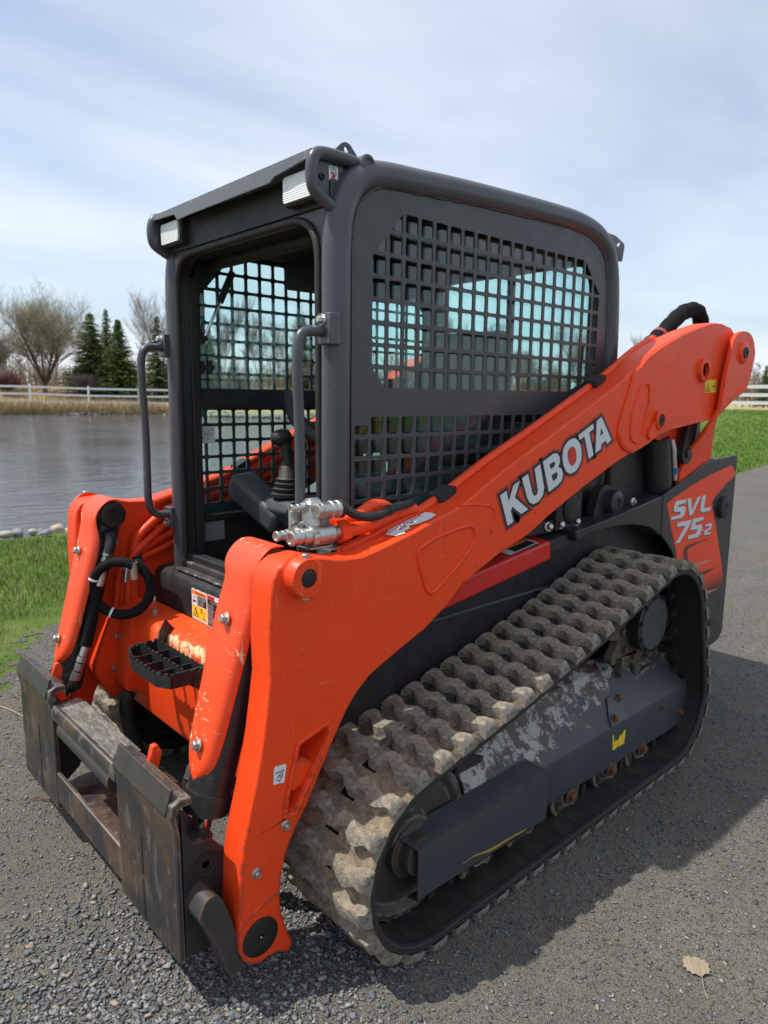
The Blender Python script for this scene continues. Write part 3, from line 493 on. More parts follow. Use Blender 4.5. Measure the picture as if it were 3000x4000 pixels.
# --- trees
BARK = tonemat('bare_bark', [(0.0, (0.075, 0.062, 0.050)), (0.6, (0.15, 0.125, 0.10)), (1.0, (0.23, 0.20, 0.165))], 0.9)
WILLOWT = tonemat('willow_twigs', [(0.0, (0.14, 0.11, 0.085)), (0.45, (0.22, 0.18, 0.13)), (1.0, (0.32, 0.30, 0.17))], 0.9)
BARET = tonemat('bare_twigs', [(0.0, (0.10, 0.082, 0.072)), (0.6, (0.20, 0.17, 0.15)), (1.0, (0.27, 0.22, 0.20))], 0.9)
REDT = tonemat('red_twigs', [(0.0, (0.09, 0.045, 0.045)), (0.6, (0.16, 0.075, 0.07)), (1.0, (0.22, 0.13, 0.10))], 0.9)
NEEDLE = tonemat('spruce_needles', [(0.0, (0.040, 0.075, 0.026)), (0.5, (0.085, 0.145, 0.042)), (1.0, (0.17, 0.22, 0.07))], 0.85)
NEEDLE2 = tonemat('light_pine_needles', [(0.0, (0.05, 0.075, 0.028)), (0.5, (0.095, 0.135, 0.045)), (1.0, (0.16, 0.19, 0.07))], 0.85)
def tube_np(segs):      # list of (p0, p1, r0, r1): three sided tapered sticks
    S = np.array([list(a) + list(b) for a, b, _, _ in segs]); r0 = np.array([q[2] for q in segs]); r1 = np.array([q[3] for q in segs]); a, b = S[:, :3], S[:, 3:]; d = b - a; d /= np.linalg.norm(d, axis=1)[:, None] + 1e-9; ref = np.where(np.abs(d[:, 2:3]) < 0.9, [[0, 0, 1.0]], [[1.0, 0, 0]]); u = np.cross(d, ref); u /= np.linalg.norm(u, axis=1)[:, None]; v = np.cross(d, u); vs = []
    for r, e in ((r0, a), (r1, b)):
        for k in range(3): t_ = 2 * np.pi * k / 3; vs.append(e + (u * np.cos(t_) + v * np.sin(t_)) * r[:, None])
    V = np.stack(vs, 1); F = np.array([[0, 1, 4], [0, 4, 3], [1, 2, 5], [1, 5, 4], [2, 0, 3], [2, 3, 5]])[None] + (np.arange(len(segs)) * 6)[:, None, None]; return V.reshape(-1, 3), F.reshape(-1, 3)
def grow(seed, H, spread, levels, nb, up, trunk, wild=0.35, low=0.2):
    r_ = random.Random(seed); thick = []; thin = []
    def br(p, d, ln, r, lv):
        q = p; n_ = 4 if lv < 2 else 3; rr = r; 
        for i in range(n_):
            d = (d + Vector((r_.uniform(-1, 1), r_.uniform(-1, 1), r_.uniform(-0.6, 1) * up)) * wild * 0.55).normalized(); e = q + d * ln / n_; r2 = rr * (0.84 if lv else 0.86); (thick if lv < 2 else thin).append((q, e, rr, r2)); 
            if lv < levels and (i > 0 or lv > 0):
                for _ in range(nb[lv] if r_.random() < 0.9 else 1):
                    sd = Vector((r_.uniform(-1, 1), r_.uniform(-1, 1), r_.uniform(-0.15, 0.8))).normalized(); nd = (d * (1 - spread) + sd * spread + Vector((0, 0, up * 0.25))).normalized(); br(e, nd, ln * r_.uniform(0.42, 0.70), r2 * r_.uniform(0.45, 0.65), lv + 1)
            q = e; rr = r2
    k_ = trunk
    for j in range(k_):
        a = 2 * math.pi * j / k_ + r_.uniform(-.4, .4); d = Vector((math.cos(a), math.sin(a), 0)) * (spread * 0.9 if k_ > 1 else 0.03) + Vector((0, 0, 1)); br(Vector((0, 0, H * low)) if k_ > 1 else Vector((0, 0, 0)), d.normalized(), H * (0.62 if k_ > 1 else 0.85), H * 0.016 if k_ > 1 else H * 0.014, 0)
    if k_ > 1: thick += [(Vector((0, 0, -0.4)), Vector((0.0, 0, H * low)), H * 0.032, H * 0.026)]
    return thick, thin
def tree_meshes(nm, seed, H, spread, levels, nb, up, trunk, twig_r=0.012, **k):
    a, b = grow(seed, H, spread, levels, nb, up, trunk, **k); b = [(p, q, max(r0, twig_r), max(r1, twig_r * 0.7)) for p, q, r0, r1 in b]; o = []
    for n_, s_ in (('trunk', a), ('crown', b)):
        v, f = tube_np(s_); zmax = H; tn = np.clip(np.repeat(rng.uniform(0, 0.6, len(s_)), 6) + v[:, 2] / H * 0.45, 0, 1); o.append(tri_mesh(n_, v, f, tn))
    return o
def tree(name, label, meshes, mats, x, y, z, sc=1.0, rz=0.0, group=None, cat='tree', sz=None):
    T = tag(empty(name, (x, y, z), rz), label, cat, group); T.scale = (sc, sc, sz or sc)
    for me, m_ in zip(meshes, mats):
        if not me.materials: me.materials.append(m_)
        o = bpy.data.objects.new(me.name.split('.')[0], me); C.objects.link(o); o.parent = T
    return T
def hz(x, y): return float(height(np.array([float(x)]), np.array([float(y)]))[0][0])
def spruce_meshes(seed, H, R0, sparse=1.0):
    r_ = np.random.default_rng(seed); segs = [((0, 0, -0.3), (0, 0, H), H * 0.018, 0.015)]; V = []; F = []; Tn = []; z = H * 0.06; k = 0
    while z < H * 0.985:
        R1 = R0 * (1 - z / H) ** 0.85 * r_.uniform(0.82, 1.12) + 0.06; nb_ = int(20 * sparse) + 4; 
        for j in range(nb_):
            a = r_.uniform(0, 2 * np.pi); ln = R1 * r_.uniform(0.45, 1.18); n_ = max(3, int(ln / 0.13)); droop = r_.uniform(0.05, 0.35)
            for i in range(n_):
                f_ = (i + 0.6) / n_; c = np.array([math.cos(a) * ln * f_, math.sin(a) * ln * f_, z - droop * ln * f_ ** 1.5 + 0.12 * ln * f_ ** 4]); s_ = 0.26 * (1 - 0.45 * f_) * r_.uniform(0.6, 1.3) * (0.6 + R1 / R0 * 0.6)
                for q in range(2):
                    d1 = r_.normal(0, 1, 3); d1[2] *= 0.5; d1 += np.array([math.cos(a), math.sin(a), -0.15]) * 1.2; d1 /= np.linalg.norm(d1); d2 = np.cross(d1, r_.normal(0, 1, 3)); d2 /= np.linalg.norm(d2); b_ = len(V); V += [c - d2 * s_ * 0.32, c + d2 * s_ * 0.32, c + d1 * s_ * 1.2]; F.append((b_, b_ + 1, b_ + 2)); Tn += [np.clip(0.25 + 0.55 * f_ + r_.normal(0, 0.18), 0, 1)] * 3
        z += H * 0.022 * r_.uniform(0.8, 1.2) * (1.15 - 0.4 * z / H); k += 1
    v, f = tube_np([(Vector(a), Vector(b), r0, r1) for a, b, r0, r1 in segs]); return [tri_mesh('trunk', v, f, np.full(len(v), 0.2)), tri_mesh('crown', V, F, Tn)]
W = tree_meshes('willow', 11, 10.6, 0.62, 4, (2, 3, 2, 1), 0.50, 10, 0.010, wild=0.30, low=0.10)
tree('willow_tree', 'wide bare willow with yellowish twigs behind the white far fence', W, (BARK, WILLOWT), -20.29, -72.66, hz(-20.29, -72.66), 0.72)
B1 = tree_meshes('bare', 21, 12.0, 0.50, 4, (2, 3, 3, 2), 0.9, 1, 0.015, wild=0.30); B2 = tree_meshes('bare', 22, 11.0, 0.42, 4, (2, 3, 3, 2), 1.0, 1, 0.015, wild=0.26); B3 = tree_meshes('bare', 23, 9.0, 0.66, 4, (2, 3, 3, 2), 0.7, 5, 0.014, wild=0.35, low=0.08)
S1 = spruce_meshes(5, 8.2, 2.3); S2 = spruce_meshes(6, 7.8, 1.9); S3 = spruce_meshes(8, 8.4, 2.4, 0.45)
tree('spruce_tree', 'broad dark green spruce right of the willow behind the far fence', S1, (BARK, NEEDLE), -24.44, -71.25, hz(-24.44, -71.25), 1.42, 0, None, 'tree', 1.0)
tree('spruce_tree', 'thin spruce squeezed between two dark spruces behind the far fence', S3, (BARK, NEEDLE2), -27.3, -74.44, hz(-27.3, -74.44), 1.0, 1.0)
tree('spruce_tree', 'narrow pointed dark spruce nearest the loader behind the far fence', S2, (BARK, NEEDLE), -26.12, -68.45, hz(-26.12, -68.45), 1.45, 2.0, None, 'tree', 1.0)
tree('pine_tree', 'loose light green pine beside the left cab post', S3, (BARK, NEEDLE2), -28.65, -65.17, hz(-28.65, -65.17), 1.25, 2.6, None, 'tree', 1.0)
tree('bare_tree', 'tall bare tree rising behind the pine beside the left cab post', B1, (BARK, BARET), -36.75, -84.55, hz(-36.75, -84.55), 0.62, 2.2)
tree('bare_tree', 'bare spreading tree cut off by the left edge of the picture', B3, (BARK, BARET), -16.02, -75.89, hz(-16.02, -75.89), 0.46, 1.2)
SH = tree_meshes('shrub', 31, 2.6, 0.75, 3, (4, 4, 3), 0.6, 9, 0.012, wild=0.35, low=0.02)
tree('red_shrub', 'low reddish bare shrub at the left edge behind the far fence', SH, (BARK, REDT), -16.47, -71.66, hz(-16.47, -71.66), 0.75, 0, None, 'shrub')
SH2 = [m_.copy() for m_ in SH]
for m_ in SH2: m_.materials.clear()
SHL = ['dark brown shrub between the willow and the narrow pointed spruce', 'brown shrub between the narrow pointed spruce and the bent grab handle', 'brown shrub hidden just behind the left cab post', 'brown shrub seen low through the left part of the cab door', 'brown shrub seen low through the door behind the near grab handle', 'brown shrub behind the near cab post and the solid left part of the side panel']
for i, (x, y, s_) in enumerate([(-23.0, -69.5, 0.8), (-28.2, -71.6, 0.9), (-30.6, -66.0, 0.75), (-35.5, -62.0, 0.8), (-40.5, -58.0, 0.9), (-45, -53.5, 0.9)]): tree('brown_shrub', SHL[i], SH2, (BARK, BARET), x, y, hz(x, y), s_, i * 1.3, 'brown shrubs behind the far fence', 'shrub')
WIN = [('spruce_tree', 'green spruce seen through the upper left of the cab window', S1, NEEDLE, -37.86, -71.7, 0.85), ('bare_tree', 'slim bare tree seen through the middle of the cab door', B2, BARET, -46.9, -75.63, 0.50), ('bare_tree', 'wide bare tree seen through the cab door beside the grab handle', B1, BARET, -44.83, -67.41, 0.42), ('spruce_tree', 'pale spruce seen through the cab behind the right grab handle', S3, NEEDLE2, -42.1, -59.54, 0.95), ('spruce_tree', 'small dark spruce low in the cab window', S2, NEEDLE, -37.07, -65.24, 0.55), ('bare_tree', 'pale bare tree far behind the cab windows', B1, BARET, -52.95, -71.42, 0.5), ('bare_tree', 'bare tree far behind the small dark spruce', B2, BARET, -46.92, -84.96, 0.62), ('spruce_tree', 'short spruce behind the rear cab post left of the orange arm', S2, NEEDLE2, -53.12, -29.54, 0.53), ('spruce_tree', 'second short spruce just above the orange arm', S1, NEEDLE, -50.05, -26.83, 0.50), ('bare_tree', 'faint bare tree above the orange arm behind the cab', B2, BARET, -73.32, -36.28, 0.36), ('spruce_tree', 'dark spruce at the right edge of the picture behind the lawn fence', S1, NEEDLE, -59.7, -19.9, 0.42)]
for i, (nm, lab, ms, m_, x, y, s_) in enumerate(WIN):
    if m_ is NEEDLE2 and ms is not S3 and nm == 'spruce_tree': ms = [q.copy() for q in ms]; [q.materials.clear() for q in ms]
    tree(nm, lab, ms, (BARK, m_), x, y, hz(x, y), s_, i * 0.9)
BTL = ['far bare tree behind the near cab post', 'far bare tree seen through the middle of the side mesh', 'far bare tree seen through the right half of the side mesh', 'far bare tree behind the right end of the side mesh', 'far bare tree seen through the side mesh just right of its middle']
for i, (x, y, s_) in enumerate([(-51.96, -63.26, 0.5), (-65.2, -57.26, 0.5), (-65.84, -48.48, 0.45), (-71.64, -45.31, 0.42), (-58, -46, 0.4)]): tree('bare_tree', BTL[i], (B1, B2, B3)[i % 3], (BARK, BARET), x, y, hz(x, y), s_, i * 1.7, 'bare trees in the row behind the cab')
# far wood: a brown leafless mass on the horizon
def far_wood():
    segs = []; r_ = random.Random(3)
    for i in range(520):
        a = R_(r_.uniform(150, 285)); D = r_.uniform(98, 165); x, y = 2.6 + D * math.cos(a), 1.9 + D * math.sin(a); h = r_.uniform(3.5, 7.5) * (D / 110); z0 = hz(x, y); t0 = Vector((x, y, z0 - 0.3)); 
        segs.append((t0, t0 + Vector((r_.uniform(-.4, .4), r_.uniform(-.4, .4), h)), 0.10, 0.03))
        for j in range(26):
            f_ = r_.uniform(0.12, 0.95); p = t0 + Vector((0, 0, h * f_)); l = h * r_.uniform(0.12, 0.30) * (1.15 - f_ * 0.5); b = r_.uniform(0, 6.28); e = p + Vector((math.cos(b) * l * 0.75, math.sin(b) * l * 0.75, l * r_.uniform(0.3, 1.0))); segs.append((p, e, 0.04, 0.018))
            for _ in range(2): segs.append((p.lerp(e, r_.uniform(.3, .9)), e + Vector((r_.uniform(-1, 1), r_.uniform(-1, 1), r_.uniform(-.2, 1))) * l * 0.5, 0.024, 0.014))
    v, f = tube_np(segs); return tri_mesh('far_wood', v, f, np.repeat(rng.uniform(0, 1, len(segs)), 6))
ob('far_wood', far_wood(), BARET, None, smooth=0, kind='stuff')
def thicket():
    segs = []; r_ = random.Random(9)
    for i in range(9000):
        a = R_(r_.uniform(152, 283)); D = r_.uniform(80, 100) if a > R_(205) else r_.uniform(62, 100); x, y = 2.6 + D * math.cos(a), 1.9 + D * math.sin(a); h = r_.uniform(0.8, 2.8); p = Vector((x, y, hz_fast(x, y))); e = p + Vector((r_.uniform(-.6, .6), r_.uniform(-.6, .6), h)); segs.append((p, e, 0.03, 0.015)); segs.append((p.lerp(e, .4), p.lerp(e, .5) + Vector((r_.uniform(-.7, .7), r_.uniform(-.7, .7), h * .45)), 0.022, 0.013))
    v, f = tube_np(segs); return tri_mesh('thicket', v, f, np.repeat(rng.uniform(0, 1, len(segs)), 6))
def hz_fast(x, y): return 2.1 if y < -40 else 1.3
ob('thicket', thicket(), tonemat('thicket_twigs', [(0.0, (0.10, 0.065, 0.05)), (0.6, (0.21, 0.145, 0.10)), (1.0, (0.30, 0.23, 0.14))], 0.9), None, smooth=0, kind='stuff')

# ================================================================== THE TRACK LOADER
L = tag(empty('track_loader'), 'orange compact track loader with dark grey cab and rubber tracks parked on the gravel', 'track loader')
ARM = [(1.792, 0.967), (1.799, 0.863), (1.797, 0.772), (1.807, 0.702), (1.818, 0.632), (1.828, 0.584), (1.842, 0.524), (1.862, 0.449), (1.874, 0.404), (1.884, 0.346), (1.889, 0.263), (1.891, 0.199), (1.892, 0.140), (1.880, 0.105), (1.858, 0.086), (1.833, 0.080), (1.806, 0.084), (1.790, 0.082),
       (1.761, 0.058), (1.745, 0.084), (1.765, 0.134), (1.779, 0.190), (1.781, 0.229), (1.775, 0.279), (1.763, 0.327), (1.732, 0.384), (1.702, 0.424), (1.671, 0.478), (1.629, 0.551), (1.582, 0.625), (1.560, 0.652), (1.536, 0.676), (1.505, 0.699), (1.469, 0.716), (1.359, 0.760), (1.300, 0.782), (1.215, 0.831), (1.147, 0.883),
       (1.009, 0.938), (0.847, 0.985), (0.747, 1.032), (0.539, 1.114), (0.354, 1.179), (0.240, 1.212), (0.148, 1.237), (0.066, 1.268), (-0.036, 1.287), (-0.365, 1.319), (-0.425, 1.342), (-0.460, 1.375), (-0.515, 1.440), (-0.570, 1.640), (-0.560, 1.680), (-0.507, 1.705), (-0.410, 1.716), (-0.339, 1.713), (-0.272, 1.699),
       (-0.160, 1.673), (-0.053, 1.644), (0.088, 1.595), (0.193, 1.550), (0.254, 1.510), (0.386, 1.442), (0.565, 1.366), (0.768, 1.281), (0.954, 1.206), (1.079, 1.148), (1.142, 1.116), (1.210, 1.092), (1.268, 1.078), (1.365, 1.050), (1.468, 1.026), (1.529, 1.014), (1.598, 1.017), (1.643, 1.027), (1.695, 1.040), (1.750, 1.036), (1.775, 1.021), (1.788, 0.997)]
EMB = [(1.337, 0.998), (1.327, 1.009), (1.269, 1.028), (1.191, 1.041), (1.139, 1.045), (1.118, 1.039), (1.108, 1.017), (1.119, 0.987), (1.164, 0.949), (1.215, 0.914), (1.275, 0.879), (1.291, 0.880), (1.305, 0.894), (1.319, 0.931), (1.333, 0.967)]
REARPL = [(0.242, 1.512), (0.272, 1.489), (0.286, 1.45), (0.316, 1.385), (0.346, 1.321), (0.353, 1.276), (0.335, 1.250), (0.30, 1.226), (0.240, 1.2135), (0.148, 1.2385), (0.066, 1.2695), (-0.036, 1.2885), (-0.365, 1.3205), (-0.425, 1.3435), (-0.458, 1.376), (-0.513, 1.440), (-0.568, 1.640), (-0.558, 1.678), (-0.507, 1.7035), (-0.410, 1.7145), (-0.339, 1.7115), (-0.272, 1.6975), (-0.160, 1.6715), (-0.053, 1.6425), (0.088, 1.5935), (0.193, 1.5485)]
SLOT = [(0.207, 1.455), (0.190, 1.460), (0.171, 1.446), (0.164, 1.399), (0.182, 1.332), (0.196, 1.279), (0.225, 1.250), (0.260, 1.254), (0.283, 1.275), (0.283, 1.334), (0.254, 1.405), (0.232, 1.440)]
POCKET = [(1.754, 0.470), (1.722, 0.590), (1.640, 0.612), (1.634, 0.590), (1.738, 0.425), (1.760, 0.430)]
KUB = {'K': ([(1.002, 1.119), (0.973, 1.131), (0.960, 1.096), (0.941, 1.144), (0.911, 1.156), (0.931, 1.107), (0.862, 1.065), (0.896, 1.054), (0.942, 1.081), (0.948, 1.068), (0.934, 1.034), (0.960, 1.025)], []),
       'U': ([(0.900, 1.163), (0.871, 1.174), (0.843, 1.112), (0.832, 1.103), (0.819, 1.107), (0.816, 1.120), (0.838, 1.188), (0.810, 1.200), (0.783, 1.125), (0.788, 1.102), (0.807, 1.085), (0.836, 1.078), (0.858, 1.087), (0.871, 1.104)], []),
       'B': ([(0.796, 1.207), (0.742, 1.229), (0.722, 1.230), (0.707, 1.218), (0.704, 1.200), (0.712, 1.186), (0.693, 1.180), (0.682, 1.163), (0.687, 1.143), (0.709, 1.128), (0.756, 1.110)], [[(0.761, 1.197), (0.738, 1.205), (0.728, 1.199), (0.732, 1.189), (0.753, 1.181)], [(0.747, 1.162), (0.719, 1.171), (0.711, 1.163), (0.716, 1.150), (0.736, 1.141)]]),
       'O': (spl([(0.642, 1.273), (0.617, 1.272), (0.593, 1.255), (0.580, 1.226), (0.582, 1.196), (0.602, 1.172), (0.631, 1.161), (0.657, 1.165), (0.678, 1.184), (0.689, 1.213), (0.686, 1.243), (0.667, 1.263)], 3, True), [spl([(0.646, 1.247), (0.626, 1.246), (0.613, 1.229), (0.609, 1.206), (0.619, 1.190), (0.634, 1.185), (0.650, 1.194), (0.661, 1.214), (0.662, 1.234)], 3, True)]),
       'T': ([(0.604, 1.284), (0.520, 1.319), (0.513, 1.303), (0.541, 1.291), (0.506, 1.215), (0.534, 1.203), (0.568, 1.279), (0.597, 1.267)], []),
       'A': ([(0.498, 1.328), (0.469, 1.341), (0.395, 1.262), (0.422, 1.249), (0.433, 1.261), (0.458, 1.251), (0.462, 1.233), (0.494, 1.221)], [[(0.469, 1.305), (0.450, 1.286), (0.471, 1.277)]])}
def side_solid(name, poly, y0, y1, s, mat, par, bevel=0.0, holes=(), **k): return ob(name, MB().prism(poly, y0 * s, y1 * s, 'y', holes), mat, par, bevel, **k)
def bead(name, path, y, s, r, mat, par, closed=True):
    return ob(name, MB().tube([(p[0], y * s, p[1]) for p in path], r, 8, closed=closed), mat, par, smooth=60)

def build_arm(s):
    A = side_solid('lift_arm', ARM, 0.562, 0.645, s, ORANGE, L, 0.007, holes=[POCKET])
    side_solid('rear_plate', REARPL, 0.6452, 0.655, s, ORANGE, A, 0.003)
    bead('weld_bead', spl(EMB, 3, True), 0.6452, s, 0.0055, ORANGE, A)
    bead('weld_bead', spl(SLOT, 3, True), 0.6552, s, 0.0055, ORANGE, A)
    bead('weld_bead', spl([(1.173, 1.106), (1.117, 1.104), (1.043, 1.091), (1.021, 1.072), (1.027, 1.035), (1.061, 0.962), (1.142, 0.888)], 4), 0.6450, s, 0.0032, ORANGE, A, False)
    bead('weld_bead', spl([(0.242, 1.512), (0.272, 1.489), (0.286, 1.45), (0.316, 1.385), (0.346, 1.321), (0.353, 1.276), (0.335, 1.250), (0.300, 1.226), (0.242, 1.214)], 4), 0.6470, s, 0.0065, ORANGE, A, False)
    bead('weld_bead', spl([(1.887, 0.206), (1.860, 0.218), (1.830, 0.230), (1.805, 0.237), (1.783, 0.240)], 4), 0.6448, s, 0.004, ORANGE, A, False)
    # raised teardrop boss with a pin hole
    side_solid('teardrop_boss', spl([(0.072, 1.360), (0.100, 1.352), (0.117, 1.322), (0.150, 1.300), (0.163, 1.270), (0.138, 1.256), (0.085, 1.280), (0.052, 1.300), (0.048, 1.338)], 3, True), 0.6552, 0.664, s, ORANGE, A, 0.003)
    ob('pin_bore', MB().lathe((0.085, 0.664 * s, 1.325), (0, s, 0), [(0, 0.036), (0.007, 0.034), (0.008, 0.026), (0.001, 0.025), (0.001, 0.0)], 24), ORANGE, A); ob('pin_end', MB().lathe((0.085, 0.665 * s, 1.325), (0, s, 0), [(0, 0.024), (0.003, 0.023), (0.003, 0.012), (0.001, 0.011), (0.001, 0)], 20), PINBLK, A)
    ob('pivot_boss', MB().lathe((-0.262, 0.655 * s, 1.520), (0, s, 0), [(0, 0.048), (0.014, 0.046), (0.016, 0.043), (0.016, 0.031), (-0.02, 0.030), (-0.02, 0.0)], 24), ORANGE, A)
    # upper cylinder pin boss with retaining bolt
    b = ob('pin_boss', MB().lathe((1.717, 0.645 * s, 0.998), (0, s, 0), [(0, 0.052), (0.004, 0.047), (0.034, 0.045), (0.037, 0.043), (0.037, 0.022), (0.033, 0.021), (0.033, 0.0)], 32), ORANGE, A)
    ob('pin_end', MB().lathe((1.717, 0.6775 * s, 0.998), (0, s, 0), [(0, 0.0215), (0.002, 0.0215), (0.003, 0.020), (0.003, 0.0)], 24), PINBLK, b)
    ob('bolt', MB().lathe((1.718, 0.669 * s, 1.040), (0.05, 0, 1), [(0, 0.0085), (0.011, 0.0085), (0.0125, 0.0065)], 6), ZINC, b)
    ob('nut', MB().lathe((1.716, 0.665 * s, 0.956), (0, 0, -1), [(0, 0.0075), (0.010, 0.0075), (0.011, 0.006)], 6), ZINC, b)
    # lower hinge pin
    p = ob('hinge_pin', MB().lathe((1.838, 0.645 * s, 0.150), (0, s, 0), [(0, 0.047), (0.004, 0.0465), (0.0055, 0.044), (0.0055, 0.016), (0.003, 0.015), (0.003, 0.007), (-0.002, 0.006), (-0.002, 0)], 32), PINBLK, A)
    ob('grease_fitting', MB().lathe((1.838, 0.647 * s, 0.150), (0, s, 0), [(0, 0.004), (0.003, 0.0035), (0.0045, 0.001)], 8), ZINC, p)
    for c in ((1.764, 0.402), (1.846, 0.318)): ob('bolt', MB().bolt((c[0], 0.645 * s, c[1]), (0, s, 0), 0.0085, 0.010), ZINC, A)
    # lock pin pocket: rim, floor and latch inside
    ob('pocket_rim', MB().prism(offset_poly(POCKET, 0.011), 0.6448 * s, 0.650 * s, 'y', [POCKET]), ORANGE, A, 0.003)
    ob('pocket_floor', MB().prism(POCKET, 0.570 * s, 0.574 * s, 'y'), ORANGE, A)
    k = MB().prism([(1.700, 0.545), (1.672, 0.520), (1.690, 0.480), (1.735, 0.468), (1.742, 0.500), (1.718, 0.540)], 0.60 * s, 0.632 * s, 'y'); k.lathe((1.741, 0.617 * s, 0.512), (1, 0, 0.1), [(-0.03, 0.008), (0.012, 0.008)], 10)
    ob('latch', k, ORANGE, A, 0.004)
    # hydraulic tubes along the inside of the arm
    top = [(1.52, 1.00), (1.365, 1.04), (1.21, 1.085), (1.079, 1.142), (0.954, 1.20), (0.768, 1.275), (0.565, 1.360), (0.386, 1.436), (0.254, 1.497), (0.088, 1.580), (-0.053, 1.632)]
    for k, (dz, yy, r) in enumerate(((0.006, 0.545, 0.016), (-0.045, 0.541, 0.015), (-0.090, 0.541, 0.013), (-0.130, 0.541, 0.013))):
        q = spl([(x, yy * s, z + dz) for x, z in top], 3); ob('hydraulic_tube', MB().tube(q, r, 8), ORANGE, A, smooth=60)
    for (x, z) in ((1.14, 1.118), (0.36, 1.455)):
        ob('tube_clamp', MB().prism(rnd([(x - 0.028, z - 0.06), (x + 0.030, z - 0.085), (x + 0.036, z + 0.008), (x - 0.022, z + 0.034)], 0.008), 0.522 * s, 0.578 * s, 'y'), DULL, A, 0.003)
    # pair of link plates at the back, jogged inwards
    rows = [(-0.462, -0.680, 1.652, 0.690), (-0.448, -0.704, 1.612, 0.690), (-0.440, -0.700, 1.585, 0.690), (-0.412, -0.675, 1.500, 0.690), (-0.400, -0.640, 1.440, 0.690), (-0.391, -0.610, 1.400, 0.689), (-0.345, -0.570, 1.335, 0.650), (-0.310, -0.562, 1.270, 0.617), (-0.290, -0.565, 1.210, 0.600), (-0.280, -0.57, 1.10, 0.590), (-0.28, -0.57, 0.95, 0.590)]
    cx_, cz_, rr = -0.572, 1.598, 0.132
    cap_ = [(cx_ + rr * math.cos(R_(a)), cz_ + rr * 0.72 * math.sin(R_(a))) for a in (32, 55, 78)]
    top_rows = [(-0.546, -0.600, 1.692, 0.690), (-0.505, -0.640, 1.683, 0.690), (-0.482, -0.662, 1.670, 0.690)]
    rows = top_rows + rows; k = MB(); n = len(rows)
    vs = []
    for xf, xr, z, y in rows:
        for t_ in (0.0, 0.25, 0.5, 0.75, 1.0): vs.append((xf + (xr - xf) * t_, y * s, z - (0.0 if z > 1.45 else (0.075 - 0.16 * t_) * min(1, (1.45 - z) / 0.12) * (1 if z > 1.2 else max(0, 1 - (1.2 - z) / 0.1)))))
    m5 = len(vs); vs += [(v[0], v[1] - 0.018 * s, v[2]) for v in vs]; fs = []
    for i in range(n - 1):
        for j in range(4): a = i * 5 + j; fs += [(a, a + 1, a + 6, a + 5), (m5 + a, m5 + a + 5, m5 + a + 6, m5 + a + 1)]
        a = i * 5; fs += [(a, a + 5, m5 + a + 5, m5 + a), (a + 4, m5 + a + 4, m5 + a + 9, a + 9)]
    fs += [(0, m5, m5 + 4, 4), tuple((n - 1) * 5 + q for q in (0, 4)) + (m5 + n * 5 - 1, m5 + n * 5 - 5)]
    k.add(vs, fs); K = ob('rear_link', k, ORANGE, L, 0.003, smooth=25)
    ob('link_boss', MB().lathe((-0.560, 0.690 * s, 1.604), (0, s, 0), [(0, 0.048), (0.010, 0.043), (0.012, 0.040), (0.012, 0.0)], 28), ORANGE, K)
    ob('link_pin', MB().lathe((-0.560, 0.702 * s, 1.604), (0, s, 0), [(0, 0.024), (0.005, 0.023), (0.005, 0.014), (0.001, 0.013), (0.001, 0)], 20), PINBLK, K)
    # gusset and control rod under the rear end of the arm
    side_solid('arm_gusset', rnd([(0.05, 1.30), (-0.40, 1.31), (-0.392, 1.125), (-0.337, 1.108), (-0.194, 1.212)], 0.02), 0.545, 0.561, s, ORANGE, A, 0.003)
    side_solid('control_rod', rnd([(-0.300, 1.36), (-0.385, 1.36), (-0.340, 1.155), (-0.310, 1.135), (-0.270, 1.143), (-0.250, 1.175)], 0.03, 6), 0.585, 0.606, s, PINBLK, A, 0.004)
    ob('rod_pin', MB().lathe((-0.300, 0.606 * s, 1.185), (0, s, 0), [(0, 0.022), (0.008, 0.02), (0.008, 0)], 16), PINBLK, A)
    # lift cylinder behind the arm
    cyl = MB().tube([(-0.222, 0.53 * s, 0.98), (-0.158, 0.53 * s, 1.245)], 0.058, 20); cyl.tube([(-0.158, 0.53 * s, 1.245), (-0.13, 0.53 * s, 1.36)], 0.026, 14)
    Lc = ob('lift_cylinder', cyl, BLACK, L, smooth=50)
    ob('hose_fitting', MB().tube([(-0.262, 0.575 * s, 1.07), (-0.232, 0.575 * s, 1.20), (-0.222, 0.57 * s, 1.24)], [0.012, 0.014, 0.010], 10), ZINC, Lc)
    ob('blue_band', MB().tube([(-0.255, 0.576 * s, 1.098), (-0.250, 0.576 * s, 1.122)], 0.0155, 10), flat('blue_tape', (0.03, 0.13, 0.33), 0.5), Lc)
    return A
ARMN = build_arm(1); ARMF = build_arm(-1)
# lettering on the near arm
for ch, (o_, hs) in KUB.items():
    h2 = MB().prism(offset_poly(o_, 0.0165), 0.6451, 0.6455, 'y'); ob('letter_border', h2, HALO, ARMN, smooth=0)
    b2 = MB().prism(offset_poly(o_, 0.0095), 0.6456, 0.6460, 'y', [h for h in hs] if ch == 'O' else []); ob('letter_outline', b2, INK, ARMN, smooth=0)
    ob('letter', MB().prism(o_, 0.6461, 0.6466, 'y', [offset_poly(h, -0.004) if 0 else h for h in hs]), LETTER, ARMN, smooth=0, label='silver white letter %s with black outline' % ch)
